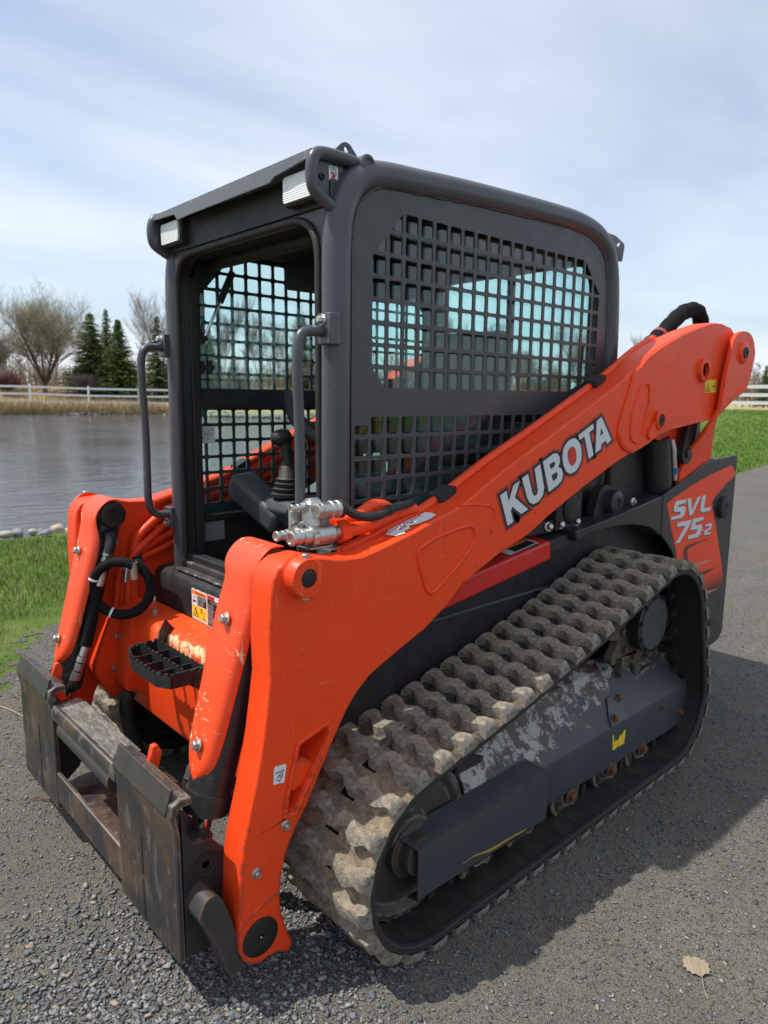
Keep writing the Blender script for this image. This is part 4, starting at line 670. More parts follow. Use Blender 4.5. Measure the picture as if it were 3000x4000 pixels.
# stickers on the near arm
st = ob('sticker', MB().prism(rnd([(-0.296, 1.482), (-0.405, 1.487), (-0.410, 1.436), (-0.306, 1.432)], 0.004), 0.6551, 0.6556, 'y'), YELLOW, ARMN, smooth=0, label='yellow warning sticker with black triangle')
k = MB(); tri_o = [(-0.306, 1.437), (-0.349, 1.437), (-0.327, 1.478)]; k.prism(offset_poly(tri_o, 0.0), 0.6557, 0.6559, 'y', [offset_poly(tri_o, -0.0028)])
k.prism([(-0.318, 1.442), (-0.325, 1.457), (-0.330, 1.455), (-0.326, 1.446), (-0.338, 1.444), (-0.338, 1.441)], 0.6557, 0.6559, 'y'); k.prism(circ((-0.326, 1.461), 0.0025, 8), 0.6557, 0.6559, 'y'); k.prism(circ((-0.393, 1.461), 0.0055, 12, 0.8), 0.6557, 0.6559, 'y'); k.prism([(-0.396, 1.444), (-0.390, 1.444), (-0.390, 1.478), (-0.396, 1.478)], 0.6557, 0.6559, 'y'); k.prism([(-0.362, 1.458), (-0.384, 1.458), (-0.384, 1.462), (-0.362, 1.462)], 0.6557, 0.6559, 'y')
ob('sticker_print', k, INK, st, smooth=0)
st = ob('sticker', MB().prism(rnd([(1.793, 0.558), (1.7875, 0.5605), (1.782, 0.557), (1.776, 0.5595), (1.771, 0.556), (1.765, 0.558), (1.759, 0.553), (1.766, 0.512), (1.796, 0.517)], 0.002, 2), 0.6451, 0.6456, 'y'), WHITE, ARMN, smooth=0, label='white tie down sticker')
k = MB(); k.prism([(1.790, 0.5425), (1.764, 0.5425), (1.764, 0.5410), (1.790, 0.5410)], 0.6457, 0.6459, 'y')
for i in range(5): x = 1.787 - i * 0.005; k.prism([(x, 0.5425), (x - 0.0013, 0.5425), (x + 0.0020, 0.547), (x + 0.0033, 0.547)], 0.6457, 0.6459, 'y')
c1 = circ((1.780, 0.5285), 0.0068, 16); k.prism(c1, 0.6457, 0.6459, 'y', [circ((1.780, 0.5285), 0.0052, 16)]); c1 = circ((1.776, 0.533), 0.0055, 16); k.prism(c1, 0.64595, 0.6461, 'y', [circ((1.776, 0.533), 0.0040, 16)])
k.prism([(1.7715, 0.541), (1.7700, 0.541), (1.7700, 0.529), (1.7715, 0.529)], 0.6457, 0.6459, 'y'); k.prism([(1.783, 0.5185), (1.779, 0.521), (1.776, 0.5185), (1.7772, 0.5175), (1.7793, 0.519), (1.782, 0.5172)], 0.6457, 0.6459, 'y')
ob('sticker_print', k, INK, st, smooth=0)
# torn paper sticker on the sloping top of the near arm
def arm_top(x): 
    T = [(1.210, 1.092), (1.268, 1.078), (1.365, 1.050), (1.468, 1.026)]
    for (a, za), (b_, zb) in zip(T, T[1:]):
        if a <= x <= b_: return za + (zb - za) * (x - a) / (b_ - a)
    return 1.06
pp = [(1.245, 0.580), (1.30, 0.574), (1.375, 0.570), (1.402, 0.590), (1.398, 0.622), (1.372, 0.632), (1.362, 0.618), (1.345, 0.622), (1.332, 0.606), (1.31, 0.622), (1.28, 0.630), (1.250, 0.626), (1.242, 0.60)]
k = MB(); tri = tessellate_polygon([[Vector((a, b_, 0)) for a, b_ in pp]]); k.add([(a, b_, arm_top(a) + 0.0030) for a, b_ in pp], [tuple(t_) for t_ in tri])
st = ob('sticker', k, WHITE, ARMN, smooth=0, label='torn white paper sticker')
k = MB()
for i in range(9):
    x = 1.39 - i * 0.014
    k.add([(a, b_, arm_top(a) + 0.0042) for a, b_ in ((x, 0.583), (x - 0.008, 0.583), (x - 0.008, 0.5875), (x, 0.5875))], [(0, 1, 2, 3)])
    if i in (2, 3, 5): k.add([(a, b_, arm_top(a) + 0.0042) for a, b_ in ((x, 0.594), (x - 0.011, 0.596), (x - 0.009, 0.604), (x - 0.001, 0.603))], [(0, 1, 2, 3)])
ob('sticker_print', k, INK2, st, smooth=0)

# ------------------------------------------------------------------ tilt cylinders and their covers
def build_cover(s):
    # bent plate: rows along its length, cross section from inner to outer edge with folded flanges
    prof = [(1.692, 1.046, 0.415, 0.555), (1.722, 1.051, 0.415, 0.555), (1.744, 1.042, 0.415, 0.555), (1.764, 1.022, 0.415, 0.555), (1.777, 0.998, 0.417, 0.553), (1.785, 0.968, 0.419, 0.552), (1.790, 0.940, 0.412, 0.554), (1.800, 0.900, 0.404, 0.556), (1.813, 0.855, 0.404, 0.552), (1.835, 0.780, 0.406, 0.547), (1.860, 0.690, 0.410, 0.542), (1.883, 0.610, 0.412, 0.537), (1.898, 0.560, 0.420, 0.532), (1.907, 0.527, 0.440, 0.522), (1.914, 0.503, 0.472, 0.503)]
    k = MB(); vs = []
    for i, (x, z, a, b_) in enumerate(prof):
        fl = 0.0 if i < 5 else min(0.028, 0.012 * (i - 4)); fl = fl if i < 12 else 0.026 - 0.008 * (i - 12)
        nx, nz = -0.96, -0.27
        for yy, d in ((a, fl), (a + 0.004, 0.012 if fl else 0), (a + 0.016, 0.0), ((a + b_) / 2, 0.0), (b_ - 0.016, 0.0), (b_ - 0.004, 0.012 if fl else 0), (b_, fl)): vs.append((x + nx * d, yy * s, z + nz * d))
    n = len(prof); fs = []
    for i in range(n - 1):
        for j in range(6): a = i * 7 + j; fs.append((a, a + 1, a + 8, a + 7))
    k.add(vs, fs); me = k.mesh('cylinder_cover'); o = ob('cylinder_cover', me, ORANGE2, L, smooth=50)
    so_ = o.modifiers.new('thickness', 'SOLIDIFY'); so_.thickness = 0.006; so_.offset = 0
    ss = o.modifiers.new('smooth', 'SUBSURF'); ss.levels = 1; ss.render_levels = 2
    for x, z in ((1.815, 0.878), (1.897, 0.588)): ob('bolt', MB().bolt((x + 0.001, 0.486 * s, z), (0.96, 0, 0.26), 0.0105, 0.012), ZINC, o)
    # tilt cylinder behind the cover
    c = MB().tube([(1.715, 0.487 * s, 0.985), (1.874, 0.487 * s, 0.460)], 0.052, 22); c.tube([(1.872, 0.487 * s, 0.468), (1.8865, 0.487 * s, 0.420)], 0.0555, 22)
    cy = ob('tilt_cylinder', c, BLACK, L, smooth=50)
    ob('cylinder_rod', MB().tube([(1.8865, 0.487 * s, 0.425), (1.909, 0.487 * s, 0.350)], 0.0245, 20), CHROME, cy, smooth=50)
    ob('rod_eye', MB().lathe((1.918, 0.455 * s, 0.318), (0, s, 0), [(0, 0.045), (0.064, 0.045)], 20).tube([(1.904, 0.487 * s, 0.366), (1.918, 0.487 * s, 0.32)], 0.034, 14), STEEL, cy, smooth=50)
    e = ob('cylinder_eye', MB().lathe((1.717, 0.427 * s, 0.998), (0, s, 0), [(0, 0.040), (0.003, 0.046), (0.128, 0.046)], 26), BLACK, cy)
    ob('pin_end', MB().lathe((1.717, 0.427 * s, 0.998), (0, -s, 0), [(0, 0.043), (0.010, 0.042), (0.012, 0.038), (0.012, 0.020), (0.008, 0.019), (0.008, 0.010), (0.004, 0.009), (0.004, 0)], 28), PINBLK, cy)
    # elbow fitting and hose running down beside the cylinder
    ob('elbow_fitting', MB().tube(spl([(1.735, 0.455 * s, 0.93), (1.735, 0.425 * s, 0.925), (1.738, 0.408 * s, 0.905), (1.748, 0.405 * s, 0.872)], 4), [0.020] * 13, 12), BLACK, cy, smooth=60)
    f = MB()
    for a, b_, r in ((0.880, 0.866, 0.0175), (0.864, 0.845, 0.0145), (0.843, 0.826, 0.0165), (0.824, 0.812, 0.0135), (0.810, 0.765, 0.0150)): f.lathe((1.748 + (0.88 - a) * 0.3, 0.405 * s, a), (0.3, 0, -1), [(0, r), (abs(a - b_) * 1.03, r)], 12 if r > 0.0145 else 6)
    ob('hose_fitting', f, ZINC, cy, smooth=40)
    ob('tilt_hose', MB().tube(spl([(1.782, 0.410 * s, 0.768), (1.800, 0.412 * s, 0.70), (1.822, 0.410 * s, 0.62), (1.838, 0.410 * s, 0.57)], 5), 0.021, 12), SLEEVE, cy, smooth=60)
    f = MB()
    for t0, t1, r in ((0.0, 0.28, 0.014), (0.30, 0.46, 0.0165), (0.50, 0.72, 0.015), (0.76, 1.0, 0.0175)):
        a0 = Vector((1.838, 0.400 * s, 0.570)); a1 = Vector((1.878, 0.405 * s, 0.462)); f.tube([a0.lerp(a1, t0), a0.lerp(a1, t1)], r, 10)
    ob('hose_fitting', f, ZINC, cy, smooth=40)
    ob('elbow_fitting', MB().tube(spl([(1.878, 0.405 * s, 0.464), (1.884, 0.408 * s, 0.440), (1.880, 0.430 * s, 0.430), (1.876, 0.460 * s, 0.432)], 4), 0.019, 12), BLACK, cy, smooth=60)
build_cover(1); build_cover(-1)

# ------------------------------------------------------------------ quick coupler
Q = ob('quick_coupler', MB().box(1.962, 1.990, -0.245, 0.245, 0.145, 0.158).add([(1.990, -0.245, 0.145), (1.990, 0.245, 0.145), (2.000, 0.245, 0.150), (2.000, -0.245, 0.150), (2.000, 0.245, 0.245), (2.000, -0.245, 0.245), (1.988, 0.245, 0.245), (1.988, -0.245, 0.245)], [(0, 1, 2, 3), (3, 2, 4, 5), (5, 4, 6, 7), (7, 6, 1, 0), (0, 3, 5, 7), (1, 6, 4, 2)]).box(1.86, 1.990, -0.245, 0.245, 0.158, 0.166), PLATE, L, 0.003)
for s in (-1, 1):
    pl = MB()
    q = [(1.995, 0.120), (2.003, 0.124), (2.003, 0.430), (2.012, 0.480), (2.006, 0.508), (1.986, 0.520), (1.958, 0.516), (1.957, 0.500), (1.984, 0.500), (1.996, 0.482), (1.988, 0.435), (1.985, 0.124)]
    pl.prism(q, 0.246 * s, 0.566 * s, 'y'); P_ = ob('coupler_plate', pl, PLATE, Q, 0.003)
    ob('top_bar', MB().prism([(2.0125, 0.478), (2.0145, 0.486), (1.999, 0.540), (1.991, 0.538), (2.0065, 0.484)], 0.262 * s, 0.548 * s, 'y'), STEEL, P_, 0.0015, smooth=20)
    for z0, z1 in ((0.125, 0.238), (0.252, 0.355)): ob('slot', MB().box(2.0032, 2.0040, (0.383) * s, (0.392) * s, z0, z1), INK, P_, smooth=0)
    sd = [(1.984, 0.128), (1.984, 0.478), (1.975, 0.440), (1.962, 0.405), (1.915, 0.396), (1.868, 0.340), (1.850, 0.240), (1.880, 0.165), (1.93, 0.120)]
    S_ = ob('side_lug', MB().prism(sd, 0.548 * s, 0.566 * s, 'y').prism(sd, 0.395 * s, 0.413 * s, 'y').box(1.905, 1.984, min(0.413 * s, 0.548 * s), max(0.413 * s, 0.548 * s), 0.375, 0.392), BLACK, Q, 0.003)
    ob('lug_pin', MB().lathe((1.930, 0.566 * s, 0.338), (0, s, 0), [(0, 0.031), (0.002, 0.031), (0.002, 0.026), (0.001, 0.025), (0.001, 0.009), (-0.002, 0.008), (-0.002, 0)], 24), PINBLK, S_)
    nb = MB(); pts = [(1.984, 0.262), (1.968, 0.300), (1.945, 0.306), (1.925, 0.285), (1.893, 0.185), (1.872, 0.110), (1.886, 0.076), (1.914, 0.080), (1.932, 0.150), (1.962, 0.215)]
    nb.prism(rnd(pts, 0.012, 3), 0.5665 * s, 0.632 * s if s > 0 else 0.632 * s, 'y'); ob('stop_block', nb, STEEL, Q, 0.008)
    lv = MB().prism([(1.943, 0.420), (1.970, 0.460), (1.973, 0.490), (1.954, 0.555), (1.941, 0.555), (1.931, 0.535), (1.942, 0.490), (1.936, 0.455), (1.921, 0.430)], (0.345) * s, (0.363) * s, 'y'); lo = ob('lock_lever', lv, ORANGE2, Q, 0.003)
    sp = MB(); sp.tube([(1.935 + 0.013 * math.cos(a), (0.365 + 0.0011 * i) * s, 0.470 + 0.013 * math.sin(a)) for i, a in enumerate(np.linspace(0, 10 * math.pi, 60))], 0.0028, 6); sp.bolt((1.935, 0.43 * s, 0.470), (0, s, 0), 0.010, 0.012)
    ob('lock_spring', sp, RUSTBOLT, lo, smooth=60)
# cover bar and round torque tube between the plates
cb = MB(); sec = [(2.004, 0.424), (2.005, 0.450), (1.998, 0.464), (1.925, 0.468), (1.914, 0.460), (1.914, 0.454), (1.990, 0.455), (1.997, 0.446), (1.998, 0.424)]
CB = ob('cover_bar', cb.prism(sec, -0.244, 0.236, 'y'), PLATE, Q, 0.002)
ob('grip_strip', MB().add([(1.990, -0.20, 0.4675), (1.990, 0.205, 0.4675), (1.918, 0.205, 0.4700), (1.918, -0.20, 0.4700)], [(0, 1, 2, 3)]), GRIP, CB, smooth=0)
ob('torque_tube', MB().tube([(1.972, -0.20, 0.398), (1.972, 0.19, 0.398)], 0.034, 24), STEEL, Q, smooth=50)

# ------------------------------------------------------------------ crossmember, step, hoses and front cowl
xs = [(1.545, 0.652), (1.635, 0.652), (1.652, 0.646), (1.662, 0.634), (1.667, 0.610), (1.676, 0.350), (1.672, 0.322), (1.640, 0.330), (1.545, 0.600)]
CM = ob('crossmember', MB().prism(xs, -0.561, 0.561, 'y'), SCUFF, L, 0.004, smooth=50)
for s in (-1, 1):
    bk = ob('bolted_bracket', MB().prism(rnd([(1.630, 0.668), (1.685, 0.640), (1.722, 0.405), (1.715, 0.380), (1.640, 0.37)], 0.012), min(0.385 * s, 0.525 * s), max(0.385 * s, 0.525 * s), 'y'), ORANGE2, CM, 0.004)
    for z, x in ((0.555, 1.699), (0.440, 1.717)): ob('bolt', MB().bolt((x, 0.475 * s, z), (1, 0, 0.14), 0.0085, 0.011), ZINC, bk)
    ob('bolt', MB().bolt((1.62, 0.345 * s, 0.6525), (0.05, 0, 1), 0.0095, 0.011), ZINC, CM)
    ob('gusset_plate', MB().prism(rnd([(1.600, 0.68), (1.715, 0.64), (1.790, 0.45), (1.735, 0.33), (1.62, 0.36)], 0.02), min(0.48 * s, 0.5615 * s), max(0.48 * s, 0.5615 * s), 'y'), ORANGE, CM, 0.012)
    ob('tow_hook', MB().tube(spl([(1.700, 0.40 * s, 0.372), (1.715, 0.40 * s, 0.330), (1.700, 0.395 * s, 0.20), (1.66, 0.39 * s, 0.10)], 4), 0.024, 12), BLACK, CM, smooth=50)
# serrated step
stp = MB()
def serr(p0, p1, z0, z1, th=0.006, n=9):
    p0 = Vector(p0); p1 = Vector(p1); d = (p1 - p0); Ln = d.length; d.normalize(); nn = Vector((-d.y, d.x)) * th / 2; pr = [(0, z0)]; k = 0
    pr = [(0.0, z0), (Ln, z0)]; up = []
    for i in range(n):
        a = Ln * i / n; b = Ln * (i + 1) / n; q = (b - a)
        up += [(a + q * 0.10, z1), (a + q * 0.62, z1), (a + q * 0.70, z1 - 0.008), (a + q * 0.92, z1 - 0.008)]
    pr += [(Ln, z1 - 0.004)] + up[::-1] + [(0, z1 - 0.004)]
    tri = tessellate_polygon([[Vector((u, v, 0)) for u, v in pr]]); m_ = len(pr)
    vs = [(p0.x + d.x * u + nn.x * sg, p0.y + d.y * u + nn.y * sg, v) for sg in (1, -1) for u, v in pr]
    fs = [tuple(t_) for t_ in tri] + [tuple(i + m_ for i in reversed(t_)) for t_ in tri] + [(i, (i + 1) % m_, (i + 1) % m_ + m_, i + m_) for i in range(m_)]
    stp.add(vs, fs)
SZ0, SZ1 = 0.588, 0.630
ol = [(1.690, -0.160), (1.772, -0.158), (1.802, -0.130), (1.822, -0.06), (1.824, 0.105), (1.800, 0.148), (1.690, 0.158)]
for a, b_ in zip(ol, ol[1:]): serr(a, b_, SZ0, SZ1, n=max(2, int(round((Vector(b_) - Vector(a)).length / 0.026))))
serr((1.755, -0.158), (1.755, 0.142), SZ0, SZ1, n=11); serr((1.700, -0.160), (1.700, 0.148), SZ0, SZ1, n=11)
for y in (-0.075, 0.0, 0.075): stp.box(1.700, 1.816, y - 0.0025, y + 0.0025, SZ0, SZ1 - 0.012)
stp.prism([(1.640, 0.652), (1.668, 0.688), (1.69, 0.65), (1.70, 0.588), (1.672, 0.588)], -0.164, -0.157, 'y'); stp.prism([(1.672, 0.602), (1.70, 0.630), (1.79, 0.630), (1.78, 0.607), (1.72, 0.567), (1.672, 0.562)], 0.143, 0.150, 'y')
stp.tube([(1.725, 0.10, 0.588), (1.725, 0.165, 0.588)], 0.014, 10)
ob('foot_step', stp, BLACK, L, smooth=25)
# front cowl below the cab door with warning labels
cw = [(1.30, 0.35), (1.538, 0.35), (1.540, 0.73), (1.534, 0.758), (1.516, 0.775), (1.47, 0.780), (1.30, 0.780)]
CW = ob('front_cowl', MB().prism(cw, -0.52, 0.52, 'y'), BLACK, L, 0.016, seg=3)
WL = ob('warning_label', MB().prism([(-0.225, 0.754), (-0.215, 0.7575), (-0.20, 0.755), (-0.18, 0.7575), (-0.16, 0.7555), (-0.125, 0.757), (-0.119, 0.752), (-0.114, 0.757), (-0.03, 0.757), (-0.03, 0.648), (-0.225, 0.650)], 1.5404, 1.5409, 'x'), WHITE, CW, smooth=0, label='white, yellow and orange warning labels')
def rect(y0, y1, z0, z1): return [(y0, z0), (y1, z0), (y1, z1), (y0, z1)]
ob('orange_band', MB().prism(rect(-0.221, -0.124, 0.7375, 0.751), 1.5410, 1.5413, 'x'), ORPRINT, WL, smooth=0)
ob('yellow_panel', MB().prism(rect(-0.221, -0.124, 0.656, 0.700), 1.5410, 1.5413, 'x'), YELLOW, WL, smooth=0)
ob('text_block', MB().prism(rect(-0.186, -0.124, 0.7025, 0.7355), 1.5410, 1.5413, 'x').prism(rect(-0.117, -0.035, 0.652, 0.740), 1.5410, 1.5413, 'x'), INK, WL, smooth=0)
ob('red_band', MB().prism(rect(-0.117, -0.070, 0.7405, 0.754), 1.5410, 1.5413, 'x'), REDPRINT, WL, smooth=0)
k = MB(); T_ = [(-0.216, 0.662), (-0.176, 0.662), (-0.196, 0.696)]; k.prism(T_, 1.5414, 1.5416, 'x', [offset_poly(T_, -0.0025)])
k.prism([(-0.199, 0.684), (-0.196, 0.686), (-0.192, 0.678), (-0.185, 0.668), (-0.188, 0.667), (-0.194, 0.673), (-0.198, 0.667), (-0.201, 0.668), (-0.196, 0.678)], 1.5414, 1.5416, 'x'); k.prism(circ((-0.202, 0.687), 0.002, 8), 1.5414, 1.5416, 'x')
k.prism(circ((-0.159, 0.687), 0.0085, 14), 1.5414, 1.5416, 'x', [circ((-0.159, 0.687), 0.0070, 14)]); k.prism(rect(-0.1605, -0.1575, 0.681, 0.693), 1.5414, 1.5416, 'x')
k.prism(circ((-0.142, 0.677), 0.0065, 12), 1.5414, 1.5416, 'x', [circ((-0.142, 0.677), 0.0054, 12)]); k.prism([(-0.149, 0.667), (-0.136, 0.667), (-0.134, 0.663), (-0.141, 0.658), (-0.151, 0.663)], 1.5414, 1.5416, 'x', [[(-0.147, 0.6655), (-0.138, 0.6655), (-0.137, 0.6635), (-0.141, 0.660), (-0.148, 0.6635)]])
k.prism([(-0.216, 0.708), (-0.194, 0.713), (-0.194, 0.717), (-0.208, 0.716), (-0.216, 0.720)], 1.5410, 1.5413, 'x'); k.prism([(-0.204, 0.724), (-0.198, 0.731), (-0.210, 0.728)], 1.5410, 1.5413, 'x')
ob('pictograms', k, INK, WL, smooth=0)
ob('lettering', join_meshes('lettering', [text_mesh('\u25b2WARNING' if 0 else 'WARNING', 0.0125, basis((1.5415, -0.196, 0.7400), (0, 1, 0), (0, 0, 1)))]), INK, WL, smooth=0)
tl = []
for i, tx in enumerate(('TO AVOID PERSONAL', 'INJURY OR DEATH:', 'Keep clear of the', 'boom and bucket', 'when operating.')): tl.append(text_mesh(tx, 0.0062, basis((1.5415, -0.184, 0.7290 - i * 0.0058), (0, 1, 0), (0, 0, 1))))
tl.append(text_mesh('TO AVOID PERSONAL', 0.0070, basis((1.5415, -0.098, 0.732), (0, 1, 0), (0, 0, 1))))
for i in range(11): tl.append(text_mesh(('Never exceed', 'rated capacity', 'Read manual', 'Keep bystanders')[i % 4], 0.0062, basis((1.5415, -0.114, 0.722 - i * 0.0063), (0, 1, 0), (0, 0, 1))))
ob('lettering', join_meshes('lettering', tl), WHITE, WL, smooth=0)
# door sill
ob('door_sill', MB().box(1.44, 1.512, -0.40, 0.40, 0.7805, 0.790).box(1.450, 1.482, -0.41, 0.41, 0.7905, 0.812), paint('worn_sill_steel', (0.035, 0.035, 0.035), 0.5, dust=0.35, dustcol=(0.20, 0.185, 0.15), edge=0.9, chip=(0.42, 0.38, 0.30)), L, 0.004)
# fabric wrapped hose looped at the far arm
hc = Vector((1.716, -0.372, 0.758)); e1 = Vector((-0.78, 0.626, 0.0)); pts = []
for i, a in enumerate(np.linspace(R_(62), R_(-300), 34)): pts.append(hc + e1 * 0.093 * math.cos(a) + Vector((0, 0, 1)) * 0.093 * math.sin(a) + Vector((0.6, 0.8, 0)) * (0.0009 * i))
rs = [0.0165 + 0.0012 * math.sin(i * 1.9) for i in range(34)]
H_ = ob('looped_hose', MB().tube(pts, rs, 14), SLEEVE, L, smooth=70)
f = MB().tube(spl([(1.655, -0.475, 0.795), (1.668, -0.448, 0.800), (1.676, -0.438, 0.785), (1.680, -0.436, 0.755)], 4), 0.0085, 10); f.lathe((1.652, -0.482, 0.794), (0.45, 0.9, 0.1), [(0, 0.017), (0.010, 0.017), (0.012, 0.013), (0.024, 0.013)], 6)
ob('hose_fitting', f, ZINC, H_, smooth=40)
ob('hose_end', MB().tube([pts[-1] + Vector((0, 0, 0.012)), pts[-1] - Vector((0.002, 0, 0.045))], [0.013, 0.014], 10), ZINC, H_, smooth=40)
for i in (16, 24): d_ = Vector(pts[i + 1]) - Vector(pts[i - 1]); ob('cable_tie', MB().lathe(Vector(pts[i]) - d_.normalized() * 0.003, d_, [(0, 0.0195), (0.007, 0.0195)], 14), WHITE, H_)
# tubes bending down inside the far arm, black clamp block
for k_, (x, y, z) in enumerate(((1.60, -0.535, 0.86), (1.625, -0.520, 0.80), (1.64, -0.54, 0.77), (1.665, -0.53, 0.75))):
    q = spl([(1.30 + 0.02 * k_, -0.541, 1.055 - 0.045 * k_), (1.45, -0.541, 0.985 - 0.045 * k_), (x - 0.03, y, z + 0.045), (x, y, z), (x + 0.015, y + 0.01, z - 0.07), (x + 0.03, y + 0.02, 0.60)], 5)
    ob('hydraulic_tube', MB().tube(q, (0.017, 0.014, 0.011, 0.011)[k_], 10), ORANGE, ARMF, smooth=60)
ob('tube_clamp', MB().box(1.585, 1.625, -0.545, -0.505, 0.765, 0.83), DULL, ARMF, 0.006); ob('bolt', MB().bolt((1.605, -0.505, 0.798), (0, 1, 0), 0.011, 0.010), ZINC, ARMF); ob('bolt', MB().bolt((1.66, -0.561, 0.875), (0, 1, 0), 0.009, 0.008), ZINC, ARMF)

# ------------------------------------------------------------------ cab
FR = [(1.452, 0.72), (1.452, 1.20), (1.450, 1.60), (1.447, 1.80), (1.428, 1.885), (1.385, 1.945), (1.310, 1.972), (1.147, 1.984), (0.942, 1.997), (0.554, 2.012), (0.330, 2.010), (0.205, 1.975), (0.142, 1.900), (0.112, 1.700), (0.098, 1.300), (0.090, 0.95)]
frs = spl(FR, 5)
PANEL = [(1.410, 0.94), (1.410, 1.80), (1.396, 1.865), (1.365, 1.912), (1.300, 1.945), (1.147, 1.955), (0.942, 1.968), (0.554, 1.983), (0.335, 1.980), (0.230, 1.948), (0.178, 1.890), (0.148, 1.700), (0.132, 1.300), (0.128, 0.94)]
holes = []
cu_ = [(1.338, 1.474), (1.288, 1.421), (0.360, 1.421), (0.262, 1.480), (0.215, 1.56), (0.215, 1.785), (0.318, 1.891), (1.231, 1.891), (1.262, 1.838), (1.286, 1.836), (1.338, 1.778)]
cu_ = [(1.338, 1.474), (1.288, 1.421), (0.400, 1.421), (0.262, 1.474), (0.215, 1.53), (0.215, 1.785), (0.318, 1.891), (1.228, 1.891), (1.338, 1.770)]
for i in range(19):
    for j in range(8):
        x1 = 1.338 - 0.0602 * i; z1 = 1.891 - 0.0597 * j; c_ = clip([(x1, z1), (x1 - 0.0485, z1), (x1 - 0.0485, z1 - 0.0490), (x1, z1 - 0.0490)], cu_)
        if len(c_) > 2 and area(c_) > 2e-4: holes.append(rnd(c_, 0.007, 2))
for i in range(17):
    for j in range(7):
        x1 = 1.399 - 0.0585 * i; z1 = 1.345 - 0.0592 * j
        if i == 0 and j == 0: q = [(x1, 1.322), (x1 - 0.0475, 1.322), (x1 - 0.0475, z1 - 0.048), (x1, z1 - 0.048)]
        else: q = [(x1, z1), (x1 - 0.0475, z1), (x1 - 0.0475, z1 - 0.048), (x1, z1 - 0.048)]
        if q[2][1] > 0.942: holes.append(rnd(q, 0.007, 2))
for s in (1, -1):
    fm = MB().tube([(x, 0.443 * s, z) for x, z in frs], 0.038, 16); ob('cab_side_frame', fm, CABGREY, L, smooth=60)
    ob('side_guard', MB().prism(PANEL, 0.4525 * s, 0.4580 * s, 'y', holes), GUARD, L, smooth=30)
    rb_ = random.Random(5); wp = [(x, 0.458 * s, z) for x, z in spl(offset_poly(PANEL, -0.001)[1:-1], 7)]; ob('weld_bead', MB().tube(wp, [0.0048 + rb_.uniform(-0.0016, 0.0022) for _ in wp], 7), GUARD, [o for o in L.children if o.name.startswith('side_guard')][-1], smooth=60)
    gl_ = offset_poly(PANEL, -0.01); gl_ = [(x, max(z, 1.365)) for x, z in gl_]
    ob('side_glass', MB().prism([p for p in offset_poly(PANEL, -0.012) if p[1] > 1.2] + [(0.135, 1.412), (1.395, 1.412)], 0.4290 * s, 0.4330 * s, 'y'), GLASS, L, smooth=0)
    ob('side_glass', MB().prism([(1.41, 0.95), (1.41, 1.362), (0.14, 1.362), (0.14, 0.95)], 0.4290 * s, 0.4330 * s, 'y'), GLASS, L, smooth=0)
    ob('window_bar', MB().box(0.13, 1.43, min(0.415 * s, 0.437 * s), max(0.415 * s, 0.437 * s), 1.352, 1.424), DULL, L, 0.004)
    ws = MB(); inner = offset_poly(PANEL, -0.05); inner = [p for p in inner]
    ws.prism(offset_poly(PANEL, -0.004), min(0.405 * s, 0.436 * s), max(0.405 * s, 0.436 * s), 'y', [rnd([(1.392, 0.962), (1.380, 1.80), (1.30, 1.90), (0.30, 1.92), (0.20, 1.84), (0.19, 0.962)], 0.04)])
    ob('window_seal', ws, DULL, L, smooth=30)
# front frame with door opening
op = rnd([(-0.392, 0.80), (-0.392, 1.858), (0.392, 1.858), (0.392, 0.80)], 0.115, 6); op = [p for p in op]
op = [(-0.40, 0.835)] + rnd([(-0.40, 0.9), (-0.395, 1.858), (0.395, 1.858), (0.40, 0.9)], 0.12, 7)[8:24] + [(0.40, 0.835)]
fo = [(-0.445, 0.78), (-0.445, 1.93), (-0.40, 1.972), (0.40, 1.972), (0.445, 1.93), (0.445, 0.78)]
ob('front_frame', MB().prism(fo, 1.425, 1.468, 'x', [op]), FRAMEBLK, L, 0.004, smooth=30)
ob('header_shade_panel', MB().prism(rnd([(-0.435, 1.872), (0.435, 1.872), (0.435, 1.965), (-0.435, 1.965)], 0.02), 1.4685, 1.476, 'x'), DULL, L, 0.003)  # added black sheet standing in for the shade under the visor
# rubber door seal round the opening
ob('door_seal', MB().tube([(1.470, p[0], p[1]) for p in op], 0.011, 8), DULL, L, smooth=60)
for s in (-1, 1): ob('door_jamb', MB().box(1.392, 1.425, min(0.395 * s, 0.432 * s), max(0.395 * s, 0.432 * s), 0.80, 1.80), DULL, L, 0.004)
# roof, headliner, rear wall, floor
rf = MB(); rp = [(1.43, 1.968), (1.31, 1.990), (0.942, 2.016), (0.554, 2.030), (0.33, 2.028), (0.20, 1.99), (0.19, 1.96), (1.43, 1.95)]
ob('roof_panel', rf.prism(rp, -0.44, 0.44, 'y'), CABGREY, L, 0.01)
ob('headliner', MB().prism([(1.42, 1.905), (1.42, 1.949), (0.20, 1.958), (0.20, 1.93), (0.55, 1.91), (0.9, 1.90)], -0.40, 0.40, 'y').box(0.50, 1.02, -0.404, -0.10, 1.80, 1.92).box(1.28, 1.41, -0.404, 0.40, 1.86, 1.90), LINER, L, 0.02)
ob('cross_tube', MB().tube([(1.34, -0.43, 1.852), (1.34, 0.43, 1.850)], 0.024, 14), DULL, L, smooth=50)
rw = MB().prism([(-0.44, 0.80), (-0.44, 1.97), (0.44, 1.97), (0.44, 0.80)], 0.165, 0.20, 'x', [rnd([(-0.385, 1.30), (-0.385, 1.905), (0.405, 1.905), (0.405, 1.30)], 0.09, 6)])
ob('rear_wall', rw, INTER, L, smooth=30); ob('rear_glass', MB().box(0.172, 0.177, -0.41, 0.42, 1.28, 1.93), GLASS, L, smooth=0)
ob('rear_bar', MB().box(0.178, 0.195, 0.015, 0.045, 1.29, 1.91), DULL, L)
